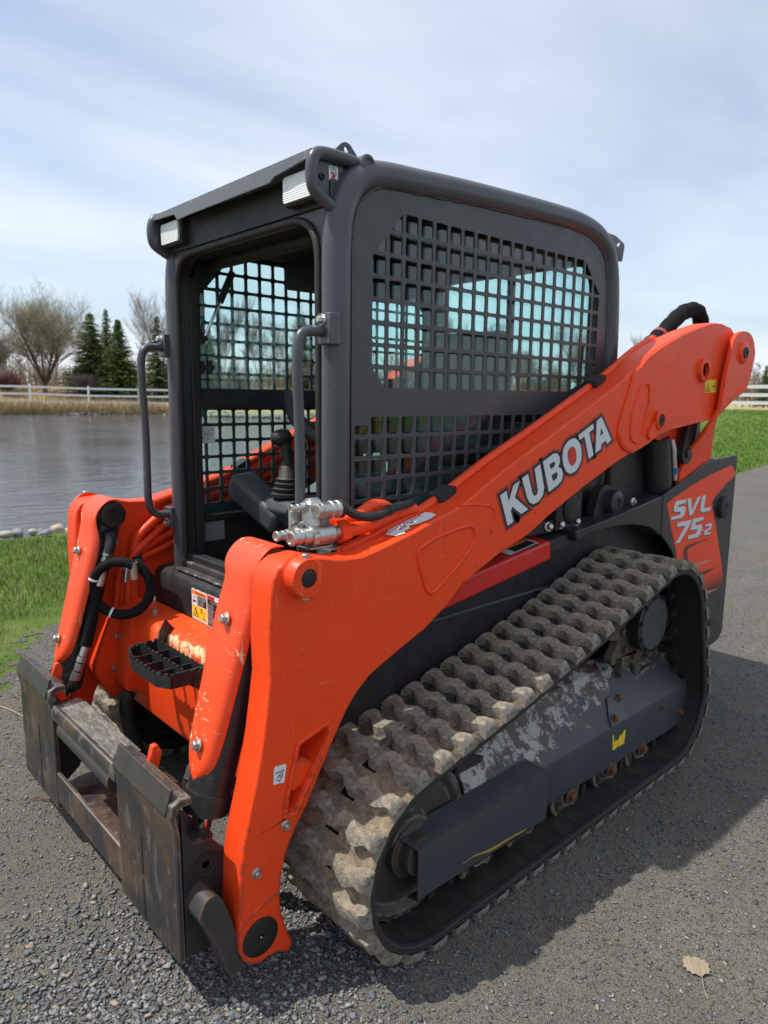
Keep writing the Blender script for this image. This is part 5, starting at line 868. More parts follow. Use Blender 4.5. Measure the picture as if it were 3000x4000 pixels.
ob('cab_floor', MB().box(0.14, 1.44, -0.43, 0.43, 0.74, 0.775).box(0.14, 0.5, -0.43, 0.43, 0.775, 1.0).box(0.2, 1.42, -0.44, -0.42, 0.775, 0.945).box(0.2, 1.42, 0.42, 0.44, 0.775, 1.06), LINER, L)
S_ = ob('operator_seat', MB().box(0.42, 0.90, -0.24, 0.24, 0.98, 1.10), SEATM, L, 0.05, seg=4)
ob('seat_back', MB().prism(rnd([(0.36, 1.08), (0.50, 1.08), (0.43, 1.58), (0.39, 1.665), (0.31, 1.665), (0.29, 1.58)], 0.03), -0.25, 0.12, 'y'), SEATM, S_, 0.05, seg=4)
for s in (-1, 1): 
    ob('armrest', MB().box(0.45, 0.86, 0.29 * s - 0.04, 0.29 * s + 0.04, 1.17, 1.23), DULL, S_, 0.02, seg=3)
def joystick(y, x):
    J = ob('joystick', MB().lathe((x, y, 1.045), (0, 0, 1), [(0, 0.060), (0.012, 0.062), (0.016, 0.050), (0.030, 0.056), (0.034, 0.045), (0.048, 0.050), (0.052, 0.039), (0.064, 0.043), (0.07, 0.034), (0.105, 0.030), (0.112, 0.020)], 20), DULL, L, smooth=60)
    g = MB().tube([(x, y, 1.15), (x + 0.004, y, 1.20), (x + 0.008, y - 0.008, 1.24)], [0.021, 0.019, 0.024], 12); g.lathe((x + 0.012, y - 0.012, 1.230), (0.25, -0.1, 1), [(0, 0.020), (0.012, 0.036), (0.03, 0.039), (0.046, 0.032), (0.054, 0.012)], 14)
    ob('grip', g, DULL, J, smooth=60); return J
joystick(-0.155, 1.19); joystick(0.30, 1.10)
ob('control_console', MB().prism([(1.02, 0.93), (1.02, 1.03), (1.14, 1.043), (1.24, 1.035), (1.26, 1.00), (1.20, 0.93)], -0.235, -0.075, 'y'), PLASTIC, L, 0.02, seg=3)
ob('control_console', MB().prism([(0.9, 0.80), (0.9, 1.03), (1.14, 1.03), (1.17, 0.98), (1.12, 0.80)], 0.2, 0.40, 'y'), PLASTIC, L, 0.02, seg=3)
# padded lap bar end, tilted
a0 = Vector((1.235, -0.475 + 0.06, 1.075)); a1 = Vector((1.20, -0.165, 0.945)); d = (a1 - a0).normalized(); u = Vector((1, 0, 0)); u = (u - d * u.dot(d)).normalized(); v = d.cross(u); k = MB()
def sec_(p, hx, hv): return [p + u * hx + v * hv, p - u * hx + v * hv, p - u * hx - v * hv, p + u * hx - v * hv]
k.hexa(sec_(a0, 0.055, 0.052), sec_(a1, 0.055, 0.046)); ob('lap_bar_pad', k, PLASTIC, L, 0.024, seg=4)
ob('heater_pipe', MB().tube(spl([(1.14, -0.195, 1.415), (1.14, -0.195, 1.36), (1.14, -0.165, 1.315), (1.13, -0.08, 1.270), (1.12, 0.00, 1.22), (1.11, 0.02, 1.05)], 5), 0.027, 14), DULL, L, smooth=60)
gs = ob('gas_strut', MB().tube([(1.252, -0.40, 1.835), (1.305, -0.40, 1.728)], 0.013, 10), DULL, L, smooth=50); ob('strut_rod', MB().tube([(1.305, -0.40, 1.728), (1.368, -0.40, 1.605)], 0.006, 8), CHROME, gs, smooth=50)
ob('strut_bracket', MB().prism(rnd([(1.41, 1.62), (1.375, 1.622), (1.352, 1.602), (1.375, 1.575), (1.41, 1.57)], 0.01), -0.412, -0.404, 'y'), DULL, gs)
ob('window_latch', MB().box(1.345, 1.362, -0.412, -0.392, 1.474, 1.522).box(1.335, 1.372, -0.412, -0.396, 1.488, 1.505).box(1.37, 1.40, -0.412, -0.404, 1.48, 1.512), DULL, L, 0.003)
cdg = ob('control_diagram', MB().prism([(1.392, 1.226), (1.392, 1.287), (1.323, 1.287), (1.323, 1.226)], -0.4285, -0.4280, 'y'), WHITE, L, smooth=0, label='white control pattern sticker')
k = MB()
for (x, z) in ((1.352, 1.270), (1.339, 1.258), (1.352, 1.258), (1.365, 1.258), (1.352, 1.243), (1.337, 1.275)): k.prism(circ((x, z), 0.005, 10), -0.4278, -0.4276, 'y', [circ((x, z), 0.0036, 10)])
k.prism([(1.386, 1.278), (1.372, 1.268), (1.374, 1.266), (1.387, 1.275)], -0.4278, -0.4276, 'y'); k.prism([(1.386, 1.236), (1.372, 1.246), (1.374, 1.248), (1.387, 1.239)], -0.4278, -0.4276, 'y')
ob('diagram_print', k, INK, cdg, smooth=0)
dp = ob('data_plate', MB().box(1.335, 1.448, -0.3960, -0.3950, 0.865, 0.945) if 0 else MB().prism([(1.300, 0.863), (1.414, 0.863), (1.414, 0.935), (1.300, 0.935)], -0.4198, -0.4190, 'y'), SILVERPL, L, smooth=0)
tl = [text_mesh('KUBOTA Corporation', 0.0105, basis((1.395, -0.4185, 0.868), (-1, 0, 0), (0, 0, 1)))]
for i in range(6): tl.append(text_mesh(('MANUFACTURER', 'MODEL     SVL75-2', 'MASS     KG', 'SERIAL NO.   30014', 'COMPACT TRACK LOADER', 'OPERATING CAPACITY')[i], 0.0065, basis((1.407, -0.4185, 0.926 - i * 0.0082), (-1, 0, 0), (0, 0, 1))))
ob('lettering', join_meshes('lettering', tl), INK2, dp, smooth=0)
# visor over the door with its tube ends and work lights
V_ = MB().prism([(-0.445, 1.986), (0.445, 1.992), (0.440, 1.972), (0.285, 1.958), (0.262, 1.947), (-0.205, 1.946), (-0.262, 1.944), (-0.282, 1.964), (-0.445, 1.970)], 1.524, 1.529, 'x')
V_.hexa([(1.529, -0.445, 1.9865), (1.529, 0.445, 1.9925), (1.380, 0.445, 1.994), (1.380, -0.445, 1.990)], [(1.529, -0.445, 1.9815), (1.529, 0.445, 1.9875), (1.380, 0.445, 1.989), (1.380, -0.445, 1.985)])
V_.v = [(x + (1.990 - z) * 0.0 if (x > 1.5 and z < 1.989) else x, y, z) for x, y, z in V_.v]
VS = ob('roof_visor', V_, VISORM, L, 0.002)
for s in (-1, 1):
    side = [(1.367, 1.986), (1.50, 1.988), (1.525, 1.966), (1.526, 1.905), (1.512, 1.888), (1.455, 1.864), (1.40, 1.90)]
    ob('visor_end', MB().prism(side, 0.432 * s, 0.438 * s, 'y'), CABGREY, VS)
    tp = spl([(1.367, 0.447 * s, 1.984), (1.43, 0.447 * s, 1.988), (1.495, 0.447 * s, 1.987), (1.520, 0.447 * s, 1.976), (1.529, 0.447 * s, 1.950), (1.529, 0.447 * s, 1.918), (1.520, 0.447 * s, 1.896), (1.490, 0.447 * s, 1.878), (1.452, 0.447 * s, 1.860)], 5)
    ob('visor_tube', MB().tube(tp, 0.0155, 12), CABGREY, VS, smooth=60)
    ob('tube_cap', MB().lathe((1.367, 0.428 * s, 1.984), (0, s, 0), [(0, 0.024), (0.043, 0.024), (0.046, 0.021), (0.046, 0.014), (0.042, 0.012), (0.042, 0)], 24), CABGREY, VS)
    ob('screw', MB().lathe((1.492, 0.4385 * s, 1.935), (0, s, 0), [(0, 0.009), (0.004, 0.008), (0.005, 0.004), (0.002, 0.003)], 12), PINBLK, VS)
    wl = MB().box(1.43, 1.503, min(0.290 * s, 0.424 * s), max(0.290 * s, 0.424 * s), 1.885, 1.962); Wl = ob('work_light', wl, DULL, L, 0.006)
    ob('light_lens', MB().prism(rnd([(0.297 * s, 1.892), (0.417 * s, 1.892), (0.417 * s, 1.956), (0.297 * s, 1.956)], 0.010), 1.5035, 1.511, 'x'), LENS, Wl, 0.003)
    e_ = MB().prism(rnd([(1.43, 2.006), (1.375, 2.058), (1.355, 2.058), (1.295, 2.0), (1.30, 1.97), (1.42, 1.97)], 0.012), 0.372 * s, 0.380 * s, 'y', [circ((1.364, 2.040), 0.009, 12)]); ob('lifting_eye', e_, CABGREY, L)
    e_ = MB().prism(rnd([(0.38, 2.04), (0.432, 2.018), (0.472, 1.980), (0.465, 1.915), (0.43, 1.93), (0.38, 1.99)], 0.012), 0.078, 0.086, 'x', [circ((0.447, 1.982), 0.008, 12)]) if s > 0 else MB().prism(rnd([(-0.36, 2.03), (-0.412, 2.012), (-0.452, 1.975), (-0.445, 1.915), (-0.40, 1.93), (-0.36, 1.99)], 0.012), 0.078, 0.088, 'x', [circ((-0.425, 1.985), 0.009, 12)]); ob('lifting_eye', e_, CABGREY, L)
    hp = spl([(1.485, 0.455 * s, 1.558), (1.535, 0.455 * s, 1.560), (1.566, 0.455 * s, 1.552), (1.580, 0.455 * s, 1.522), (1.5825, 0.455 * s, 1.45), (1.579, 0.455 * s, 1.36), (1.576, 0.455 * s, 1.24), (1.577, 0.455 * s, 1.12), (1.577, 0.455 * s, 1.035), (1.567, 0.455 * s, 0.997), (1.540, 0.455 * s, 0.977), (1.490, 0.455 * s, 0.975)], 5)
    GH = ob('grab_handle', MB().tube(hp, 0.0135, 12), CABGREY, L, smooth=60)
    for z0, z1, zb in ((1.528, 1.606, 1.588), (0.925, 1.0, 0.944)):
        ob('handle_bracket', MB().box(1.470, 1.505, min(0.435 * s, 0.488 * s), max(0.435 * s, 0.488 * s), z0, z1), CABGREY, GH, 0.003); ob('bolt', MB().bolt((1.505, 0.458 * s, zb), (1, 0, 0.05), 0.0095, 0.014), ZINC, GH)
lb = ob('lifting_label', MB().prism(rnd([(1.470, 1.966), (1.441, 1.967), (1.440, 1.930), (1.469, 1.930)], 0.003), 0.4382, 0.4386, 'y'), WHITE, VS, smooth=0, label='white no lifting label with red cross')
k = MB().prism(circ((1.455, 1.957), 0.0075, 14), 0.4387, 0.4389, 'y', [circ((1.455, 1.957), 0.0060, 14)]); k.prism([(1.4585, 1.958), (1.4515, 1.958), (1.455, 1.962)], 0.4387, 0.4389, 'y'); k.prism(circ((1.4555, 1.938), 0.0055, 12), 0.4387, 0.4389, 'y', [circ((1.4555, 1.938), 0.0035, 12)]); k.prism([(1.457, 1.952), (1.454, 1.952), (1.454, 1.943), (1.457, 1.943)], 0.4387, 0.4389, 'y'); k.prism([(1.467, 1.9635), (1.462, 1.9625), (1.4645, 1.9590)], 0.4387, 0.4389, 'y'); ob('label_print', k, INK, lb, smooth=0)
ob('red_cross', MB().prism([(1.4645, 1.950), (1.4615, 1.952), (1.4450, 1.934), (1.4475, 1.932)], 0.4390, 0.4392, 'y').prism([(1.4470, 1.952), (1.4440, 1.950), (1.4620, 1.932), (1.4650, 1.934)], 0.4390, 0.4392, 'y'), REDPRINT, lb, smooth=0)

# hydraulic quick couplers in front of the near cab post
HC = ob('coupler_manifold', MB().tube([(1.625, 0.530, 1.07), (1.575, 0.528, 1.072)], 0.026, 16).tube([(1.60, 0.535, 1.06), (1.595, 0.525, 1.135)], 0.024, 14).box(1.55, 1.64, 0.49, 0.50, 1.03, 1.12).box(1.56, 1.63, 0.515, 0.57, 1.030, 1.036), ZINC, L, 0.003)
def quick(c, L_, r, ax=(1, 0.04, 0.01)):
    return MB().lathe(c, ax, [(0, r * 0.62), (0.002, r * 0.64), (0.003, r * 0.70), (0.004, r), (0.012, r), (0.013, r * 0.90), (0.018, r * 0.90), (0.019, r * 1.0), (0.026, r), (0.027, r * 0.92)][::-1] and [(-L_, r * 1.0), (-L_ + 0.002, r * 1.12), (-0.034, r * 1.12), (-0.033, r * 0.92), (-0.027, r * 0.92), (-0.026, r), (-0.019, r), (-0.018, r * 0.90), (-0.010, r * 0.90), (-0.009, r), (-0.001, r), (0, r * 0.93), (0.0, r * 0.70), (-0.003, r * 0.66), (-0.003, 0)], 24)
q1 = ob('hydraulic_coupler', quick((1.683, 0.560, 1.064), 0.062, 0.0185), ZINC, HC, smooth=35)
ob('coupler_body', MB().lathe((1.628, 0.557, 1.061), (-1, -0.02, 0.01), [(0, 0.020), (0.002, 0.0255), (0.018, 0.0255), (0.019, 0.022), (0.020, 0.0245), (0.070, 0.0250), (0.074, 0.020), (0.080, 0.018), (0.095, 0.018)], 24), ZINC, q1, smooth=35)
ob('coupler_nut', MB().lathe((1.628, 0.557, 1.061), (-1, -0.02, 0.01), [(0.001, 0.0275), (0.017, 0.0275)], 6), ZINC, q1); ob('orange_nut', MB().lathe((1.534, 0.555, 1.062), (-1, 0, 0.02), [(0, 0.027), (0.002, 0.029), (0.028, 0.029), (0.03, 0.026)], 6), ORANGE, q1, smooth=30)
q2 = ob('hydraulic_coupler', quick((1.707, 0.535, 1.069), 0.060, 0.0125), ZINC, HC, smooth=35); ob('coupler_nut', MB().lathe((1.648, 0.533, 1.069), (-1, 0, 0), [(0, 0.021), (0.014, 0.021)], 6), ZINC, q2)
q3 = ob('hydraulic_coupler', quick((1.660, 0.530, 1.130), 0.050, 0.0105), ZINC, HC, smooth=35); ob('coupler_nut', MB().lathe((1.622, 0.529, 1.130), (-1, 0, 0), [(0, 0.015), (0.014, 0.015)], 6), ZINC, q3); ob('coupler_body', MB().lathe((1.610, 0.529, 1.130), (-1, 0, 0), [(0, 0.020), (0.004, 0.022), (0.03, 0.022), (0.034, 0.018)], 18), ZINC, q3)
pg = ob('electric_plug', MB().lathe((1.608, 0.562, 1.124), (-1, 0, -0.02), [(0, 0.016), (0.001, 0.0175), (0.014, 0.0175), (0.0145, 0.0195), (0.040, 0.0200), (0.042, 0.0225), (0.046, 0.0225), (0.047, 0.020), (0.060, 0.020), (0.062, 0.0225), (0.068, 0.0225)], 26), ZINC, HC, smooth=30); ob('plug_cap', MB().lathe((1.540, 0.562, 1.1226), (-1, 0, -0.02), [(0, 0.0235), (0.010, 0.0235), (0.016, 0.014), (0.03, 0.012)], 20), HOSE, pg)
ob('plug_cable', MB().tube(spl([(1.515, 0.565, 1.120), (1.500, 0.575, 1.108), (1.470, 0.585, 1.098), (1.43, 0.59, 1.098), (1.39, 0.588, 1.108), (1.34, 0.575, 1.112), (1.28, 0.56, 1.115)], 6), [0.011 + 0.0012 * (i % 2) for i in range(37)], 10), HOSE, pg, smooth=30)
ob('cable_tie', MB().lathe((1.388, 0.588, 1.108), (1, 0, 0), [(0, 0.0145), (0.006, 0.0145)], 12), DULL, pg)
ob('supply_tube', MB().tube(spl([(1.51, 0.555, 1.063), (1.470, 0.562, 1.066), (1.435, 0.562, 1.070), (1.40, 0.553, 1.073), (1.34, 0.543, 1.08), (1.25, 0.542, 1.09)], 5), 0.0185, 14), ORANGE, HC, smooth=60)
ob('supply_tube', MB().tube(spl([(1.53, 0.52, 1.08), (1.49, 0.535, 1.085), (1.46, 0.55, 1.098), (1.425, 0.555, 1.116), (1.385, 0.552, 1.115), (1.33, 0.545, 1.095), (1.25, 0.540, 1.085)], 5), 0.0165, 14), ORANGE, HC, smooth=60)
# bent hose at the back between the arms
bh = spl([(0.05, 0.44, 1.49), (-0.10, 0.45, 1.575), (-0.238, 0.45, 1.640), (-0.33, 0.45, 1.690), (-0.413, 0.45, 1.742), (-0.50, 0.45, 1.784), (-0.595, 0.45, 1.802), (-0.655, 0.45, 1.785), (-0.690, 0.45, 1.72), (-0.69, 0.45, 1.60)], 6)
ob('rear_hose', MB().tube(bh, [0.034 + 0.002 * math.sin(i * 1.3) for i in range(len(bh))], 14), SLEEVE, L, smooth=60)
i_ = 15; d_ = Vector(bh[i_ + 1]) - Vector(bh[i_ - 1]); ob('red_band', MB().lathe(bh[i_], d_, [(-0.010, 0.0375), (0.010, 0.0375)], 16), flat('faded_red_tape', (0.30, 0.05, 0.06), 0.6), L)
ob('antenna', MB().tube([(0.07, 0.30, 1.42), (0.055, 0.30, 1.62)], 0.006, 6), DULL, L)

# ------------------------------------------------------------------ hull and rear body
hk = MB().prism([(1.50, 0.35), (1.53, 0.60), (1.45, 0.735), (0.10, 0.735), (0.10, 1.055), (-0.20, 1.03), (-0.80, 1.00), (-0.80, 0.30), (-0.4, 0.25), (1.40, 0.22)], -0.50, 0.50, 'y')
for s in (-1, 1): hk.prism([(1.45, 0.733), (1.42, 0.955), (0.098, 0.955), (0.098, 0.733)], 0.448 * s, 0.499 * s, 'y')
HU = ob('hull', hk, HULL, L, 0.01)
ob('engine_hood', MB().prism(rnd([(0.085, 1.05), (0.085, 1.36), (-0.05, 1.42), (-0.62, 1.30), (-0.70, 1.05)], 0.04), -0.40, 0.40, 'y'), DULL, L, 0.02)
ob('hood_trim', MB().prism([(0.07, 1.37), (0.05, 1.44), (-0.5, 1.40), (-0.5, 1.30)], -0.36, 0.36, 'y'), ORANGE, L, 0.02)
PNL = [(-0.845, 1.140), (-0.838, 1.152), (-0.719, 1.146), (-0.560, 1.141), (-0.492, 1.129), (-0.345, 1.081), (-0.169, 1.031), (-0.127, 1.020), (-0.127, 0.855), (-0.201, 0.803), (-0.281, 0.728), (-0.42, 0.60), (-0.56, 0.42), (-0.603, 0.329), (-0.671, 0.235), (-0.817, 0.251), (-0.852, 0.285)]
DEC = [(-0.159, 0.976), (-0.160, 0.985), (-0.197, 0.996), (-0.369, 1.040), (-0.543, 1.073), (-0.772, 1.105), (-0.789, 1.102), (-0.834, 1.069), (-0.832, 1.052), (-0.741, 1.022), (-0.625, 0.968), (-0.602, 0.947), (-0.606, 0.925), (-0.659, 0.841), (-0.767, 0.638), (-0.808, 0.544), (-0.775, 0.521), (-0.632, 0.515), (-0.509, 0.518), (-0.458, 0.593), (-0.306, 0.699), (-0.266, 0.778), (-0.192, 0.909)]
SVL = {'S': [(-0.335, 0.984), (-0.330, 0.970), (-0.262, 0.967), (-0.255, 0.957), (-0.319, 0.956), (-0.331, 0.947), (-0.320, 0.914), (-0.297, 0.907), (-0.201, 0.910), (-0.202, 0.922), (-0.281, 0.923), (-0.287, 0.936), (-0.229, 0.940), (-0.217, 0.954), (-0.228, 0.981), (-0.247, 0.986)],
       'V': [(-0.341, 0.985), (-0.376, 0.985), (-0.393, 0.932), (-0.440, 0.984), (-0.474, 0.986), (-0.402, 0.910), (-0.372, 0.910)],
       'L': [(-0.488, 0.986), (-0.525, 0.986), (-0.514, 0.928), (-0.588, 0.927), (-0.584, 0.911), (-0.497, 0.911), (-0.477, 0.922)],
       '7': [(-0.263, 0.891), (-0.397, 0.889), (-0.387, 0.869), (-0.299, 0.801), (-0.262, 0.801), (-0.345, 0.869), (-0.262, 0.873)],
       '5': [(-0.414, 0.891), (-0.526, 0.889), (-0.515, 0.874), (-0.443, 0.872), (-0.438, 0.858), (-0.504, 0.857), (-0.514, 0.845), (-0.501, 0.814), (-0.478, 0.802), (-0.377, 0.804), (-0.381, 0.821), (-0.456, 0.820), (-0.467, 0.840), (-0.393, 0.843)],
       '-': [(-0.516, 0.830), (-0.536, 0.830), (-0.535, 0.824), (-0.516, 0.824)],
       '2': [(-0.550, 0.850), (-0.607, 0.852), (-0.620, 0.842), (-0.608, 0.824), (-0.568, 0.815), (-0.565, 0.811), (-0.609, 0.810), (-0.604, 0.800), (-0.538, 0.803), (-0.542, 0.822), (-0.591, 0.832), (-0.592, 0.841), (-0.546, 0.841)]}
def decalmat():
    M, t, p = newmat('orange_decal_vinyl'); tc = N(t, 'ShaderNodeTexCoord'); s = N(t, 'ShaderNodeSeparateXYZ'); t.links.new(tc.outputs['Object'], s.inputs[0])
    f_ = ramp(t, math_(t, 'ADD', s.outputs[2], math_(t, 'MULTIPLY', s.outputs[0], 0.0)), 0.63, 0.53); f_ = math_(t, 'POWER', f_, 1.4)      # printed fade to black at the foot of the decal
    t.links.new(mixc(t, f_, (0.86, 0.058, 0.012), (0.05, 0.014, 0.012)), p.inputs['Base Color']); p.inputs['Roughness'].default_value = 0.36; return M
DECALM = decalmat()
for s in (1, -1):
    PN = ob('rear_panel', MB().prism(PNL, 0.590 * s, 0.601 * s, 'y'), GUARD if 0 else paint('rear_panel_paint', (0.030, 0.031, 0.034), 0.45, dust=0.12, specks=0.2), L, 0.003)
    ob('side_decal', MB().prism(DEC, 0.6012 * s, 0.6017 * s, 'y'), DECALM, PN, smooth=0, label='orange decal with silver lettering')
    for c in ((-0.705, 0.916, 0.052), (-0.622, 0.370, 0.036)): ob('round_catch', MB().lathe((c[0], 0.601 * s, c[1]), (0, s, 0), [(0, c[2]), (0.020, c[2] * 0.97), (0.023, c[2] * 0.9), (0.023, c[2] * 0.3), (0.019, c[2] * 0.25), (0.019, 0)], 28), DULL, PN)
    AR = [(0.510, 0.945), (0.268, 0.968), (-0.126, 1.018), (-0.126, 0.850), (-0.087, 0.873), (-0.03, 0.897), (0.04, 0.914), (0.12, 0.926), (0.222, 0.932), (0.30, 0.932), (0.367, 0.930), (0.44, 0.922), (0.500, 0.908)]
    ob('wheel_arch', MB().prism(AR, 0.50 * s, 0.598 * s, 'y'), BLACK, L, 0.004)
    ob('arch_flange', MB().prism([(0.510, 0.935), (0.75, 0.915), (0.75, 0.868), (0.50, 0.893)], 0.50 * s, 0.575 * s, 'y'), BLACK, L, 0.012)
    bd = MB().box(-0.845, -0.79, min(0, 0.589 * s), max(0, 0.589 * s), 0.26, 1.13); ob('rear_door', bd, BLACK, L)
    ob('pivot_bearing', MB().prism(rnd([(0.30, 0.96), (0.255, 1.07), (0.20, 1.085), (0.08, 1.02), (0.10, 0.97)], 0.03), 0.50 * s, 0.535 * s, 'y').lathe((0.178, 0.535 * s, 1.012), (0, s, 0), [(0, 0.050), (0.030, 0.046), (0.034, 0.040), (0.034, 0.018), (0.028, 0.016), (0.028, 0)], 24), BLACK, L, smooth=40)
    ob('bolt', MB().lathe((0.095, 0.58 * s, 1.012), (0, s, 0), [(0, 0.017), (0.006, 0.016), (0.010, 0.008), (0.016, 0.007), (0.017, 0.002)], 14), ZINC, L)
    vb = MB().box(0.40, 0.56, min(0.50 * s, 0.55 * s), max(0.50 * s, 0.55 * s), 0.945, 1.10).lathe((0.47, 0.55 * s, 1.015), (0, s, 0), [(0, 0.055), (0.01, 0.045), (0.012, 0.03)], 18).box(0.55, 0.72, min(0.50 * s, 0.54 * s), max(0.50 * s, 0.54 * s), 0.94, 0.985); V2 = ob('valve_block', vb, DULL, L, 0.006)
    for x in (0.60, 0.53, 0.43): ob('bolt', MB().bolt((x, 0.545 * s, 0.965), (0.2, s, 0.3), 0.011, 0.014), ZINC, V2)
    ob('pillar', MB().box(-0.66, 0.12, min(0.40 * s, 0.498 * s), max(0.40 * s, 0.498 * s), 0.98, 1.36), HULL, L, 0.01)
PN = [o for o in L.children if o.name.startswith('rear_panel')][0]
for ch, p_ in SVL.items():
    sh_ = [(x + 0.004, z - 0.004) for x, z in p_]; ob('letter_shadow', MB().prism(offset_poly(sh_, 0.001), 0.6018, 0.6021, 'y'), INK2, PN, smooth=0)
    ob('letter', MB().prism(p_, 0.6022, 0.6027, 'y'), LETTER, PN, smooth=0, label='silver character %s' % ch)
ob('decal_streak', MB().prism([(-0.648, 0.780), (-0.498, 0.773), (-0.389, 0.761), (-0.382, 0.749), (-0.398, 0.711), (-0.421, 0.682), (-0.394, 0.673), (-0.374, 0.689), (-0.348, 0.728), (-0.343, 0.764), (-0.358, 0.778)], 0.6018, 0.6021, 'y').prism([(-0.724, 0.629), (-0.57, 0.632), (-0.434, 0.627), (-0.460, 0.587), (-0.467, 0.609), (-0.574, 0.611)], 0.6018, 0.6021, 'y'), DARKVINYL, PN, smooth=0)
ob('decal_streak', MB().prism([(-0.683, 0.672), (-0.560, 0.682), (-0.424, 0.683), (-0.415, 0.673), (-0.534, 0.664)], 0.6022, 0.6024, 'y').prism([(-0.775, 0.519), (-0.629, 0.526), (-0.513, 0.535), (-0.509, 0.518), (-0.632, 0.512)], 0.6022, 0.6024, 'y'), PINKVINYL, PN, smooth=0)
# red boom lock bar clipped to the hull
k = MB(); A_ = [(1.22, 0.495, 0.780), (1.22, 0.580, 0.780), (1.22, 0.580, 0.850), (1.22, 0.495, 0.858)]; B_ = [(0.625, 0.495, 0.860), (0.625, 0.580, 0.860), (0.632, 0.580, 0.926), (0.632, 0.495, 0.934)]
BL = ob('boom_lock_bar', k.hexa(A_, B_), RED, L, 0.008, seg=3)
k = MB().lathe((0.855, 0.535, 0.905), (0.13, 0, 1), [(0, 0.012), (0.02, 0.012), (0.021, 0.030), (0.034, 0.030), (0.037, 0.024)], 8); ob('lock_knob', k, DULL, BL, 0.003)
lbp = MB().add([(0.835, 0.505, 0.9095), (0.835, 0.565, 0.9030), (0.680, 0.565, 0.9235), (0.680, 0.505, 0.9300)], [(0, 1, 2, 3)]); lb = ob('instruction_label', lbp, WHITE, BL, smooth=0); ob('label_print', MB().add([(0.80, 0.508, 0.9148), (0.80, 0.560, 0.9090), (0.690, 0.560, 0.9235), (0.690, 0.508, 0.9293)], [(0, 1, 2, 3)]), INK, lb, smooth=0); ob('orange_band', MB().add([(0.815, 0.507, 0.9142), (0.815, 0.530, 0.9117), (0.70, 0.530, 0.9270), (0.70, 0.507, 0.9295)], [(0, 1, 2, 3)]), ORPRINT, lb, smooth=0)

# ------------------------------------------------------------------ undercarriage
CI = [(Vector((1.440, 0.262)), 0.234), (Vector((0.200, 0.565)), 0.245), (Vector((0.090, 0.250)), 0.222)]
def belt_path(n=52, sub=4, grow=0.0):
    # outer tangents of three circles, traversed front idler > sprocket > rear idler
    cs = [(c, r + grow) for c, r in CI]; pts = []
    def tangent(c1, r1, c2, r2):
        d = c2 - c1; D = d.length; a = math.atan2(d.y, d.x); b = math.acos((r1 - r2) / D); an = a - b; nn = Vector((math.cos(an), math.sin(an))); return c1 + nn * r1, c2 + nn * r2, an
    segs = []
    for i in range(3): segs.append(tangent(cs[i][0], cs[i][1], cs[(i + 1) % 3][0], cs[(i + 1) % 3][1]))
    for i in range(3):
        p, q, an = segs[i]
        for t_ in np.linspace(0, 1, 60): 
            sag = -0.020 * math.sin(math.pi * t_) if i == 0 else 0.0; b_ = p.lerp(q, t_); pts.append(Vector((b_.x, b_.y + sag)))
        c, r = cs[(i + 1) % 3]; a0 = an; a1 = segs[(i + 1) % 3][2]
        while a1 < a0: a1 += 2 * math.pi
        for t_ in np.linspace(0, 1, 40)[1:-1]: a = a0 + (a1 - a0) * t_; pts.append(c + Vector((math.cos(a), math.sin(a))) * r)
    return pts
raw = belt_path()
def resample(pts, m_):
    P = pts + [pts[0]]; ds = [0.0]
    for a, b_ in zip(P, P[1:]): ds.append(ds[-1] + (b_ - a).length)
    T = ds[-1]; o = []; j = 0
    for i in range(m_):
        t_ = T * i / m_
        while ds[j + 1] < t_: j += 1
        f_ = (t_ - ds[j]) / max(1e-9, ds[j + 1] - ds[j]); o.append(P[j].lerp(P[j + 1], f_))
    return o, T
# orientation check keeps normals outward
NL = 52; loop, TL = resample(raw, NL * 4); A2 = sum(loop[i].x * loop[(i + 1) % len(loop)].y - loop[(i + 1) % len(loop)].x * loop[i].y for i in range(len(loop))); SG = 1 if A2 > 0 else -1
def nrm(i):
    d = (loop[(i + 1) % len(loop)] - loop[i - 1]).normalized(); return Vector((d.y, -d.x)) * SG
def lug_mesh(seed):
    r_ = random.Random(seed); ny = 34; nx = 9; vs = []; fs = []
    for i in range(ny):
        f_ = i / (ny - 1); y = -0.163 + 0.326 * f_; zig = 0.0085 * math.tanh(1.8 * math.sin(f_ * math.pi * 7 + 0.4)) + 0.011 * (y / 0.163); lobe = 0.5 + 0.5 * math.cos(f_ * math.pi * 8 + 0.3); wv = 0.0185 + 0.0026 * lobe; hgt = 0.0275 + 0.0022 * lobe - (0.004 if abs(y) < 0.02 else 0)
        e = 1.0 if 0 < i < ny - 1 else 0.55
        for j in range(nx):
            u_ = (-1.34, -1.10, -0.97, -0.60, 0.0, 0.60, 0.97, 1.10, 1.34)[j]; h_ = (None, 0.009, 0.94, 1.0, 1.01, 1.0, 0.94, 0.009, None)[j]; h_ = -0.004 if h_ is None else (h_ if h_ < 0.1 else hgt * h_ * e)
            rj = r_.uniform(-.0012, .0010) if 2 <= j <= 6 else 0
            vs.append((u_ * wv + zig + (r_.uniform(-.0012, .0012) if j in (2, 6) else 0), y * (1 if e == 1 else 1.006), h_ + rj))
    for i in range(ny - 1):
        for j in range(nx - 1): a = i * nx + j; fs.append((a, a + 1, a + nx + 1, a + nx))
    fs += [tuple(range(nx)), tuple((ny - 1) * nx + j for j in reversed(range(nx)))]
    mb = MB().add(vs, fs); me = mb.mesh('tread_lug'); me.materials.append(LUGM)
    for p in me.polygons: p.use_smooth = True
    me.set_sharp_from_angle(angle=R_(50)); return me
LUGS = [lug_mesh(i) for i in range(4)]
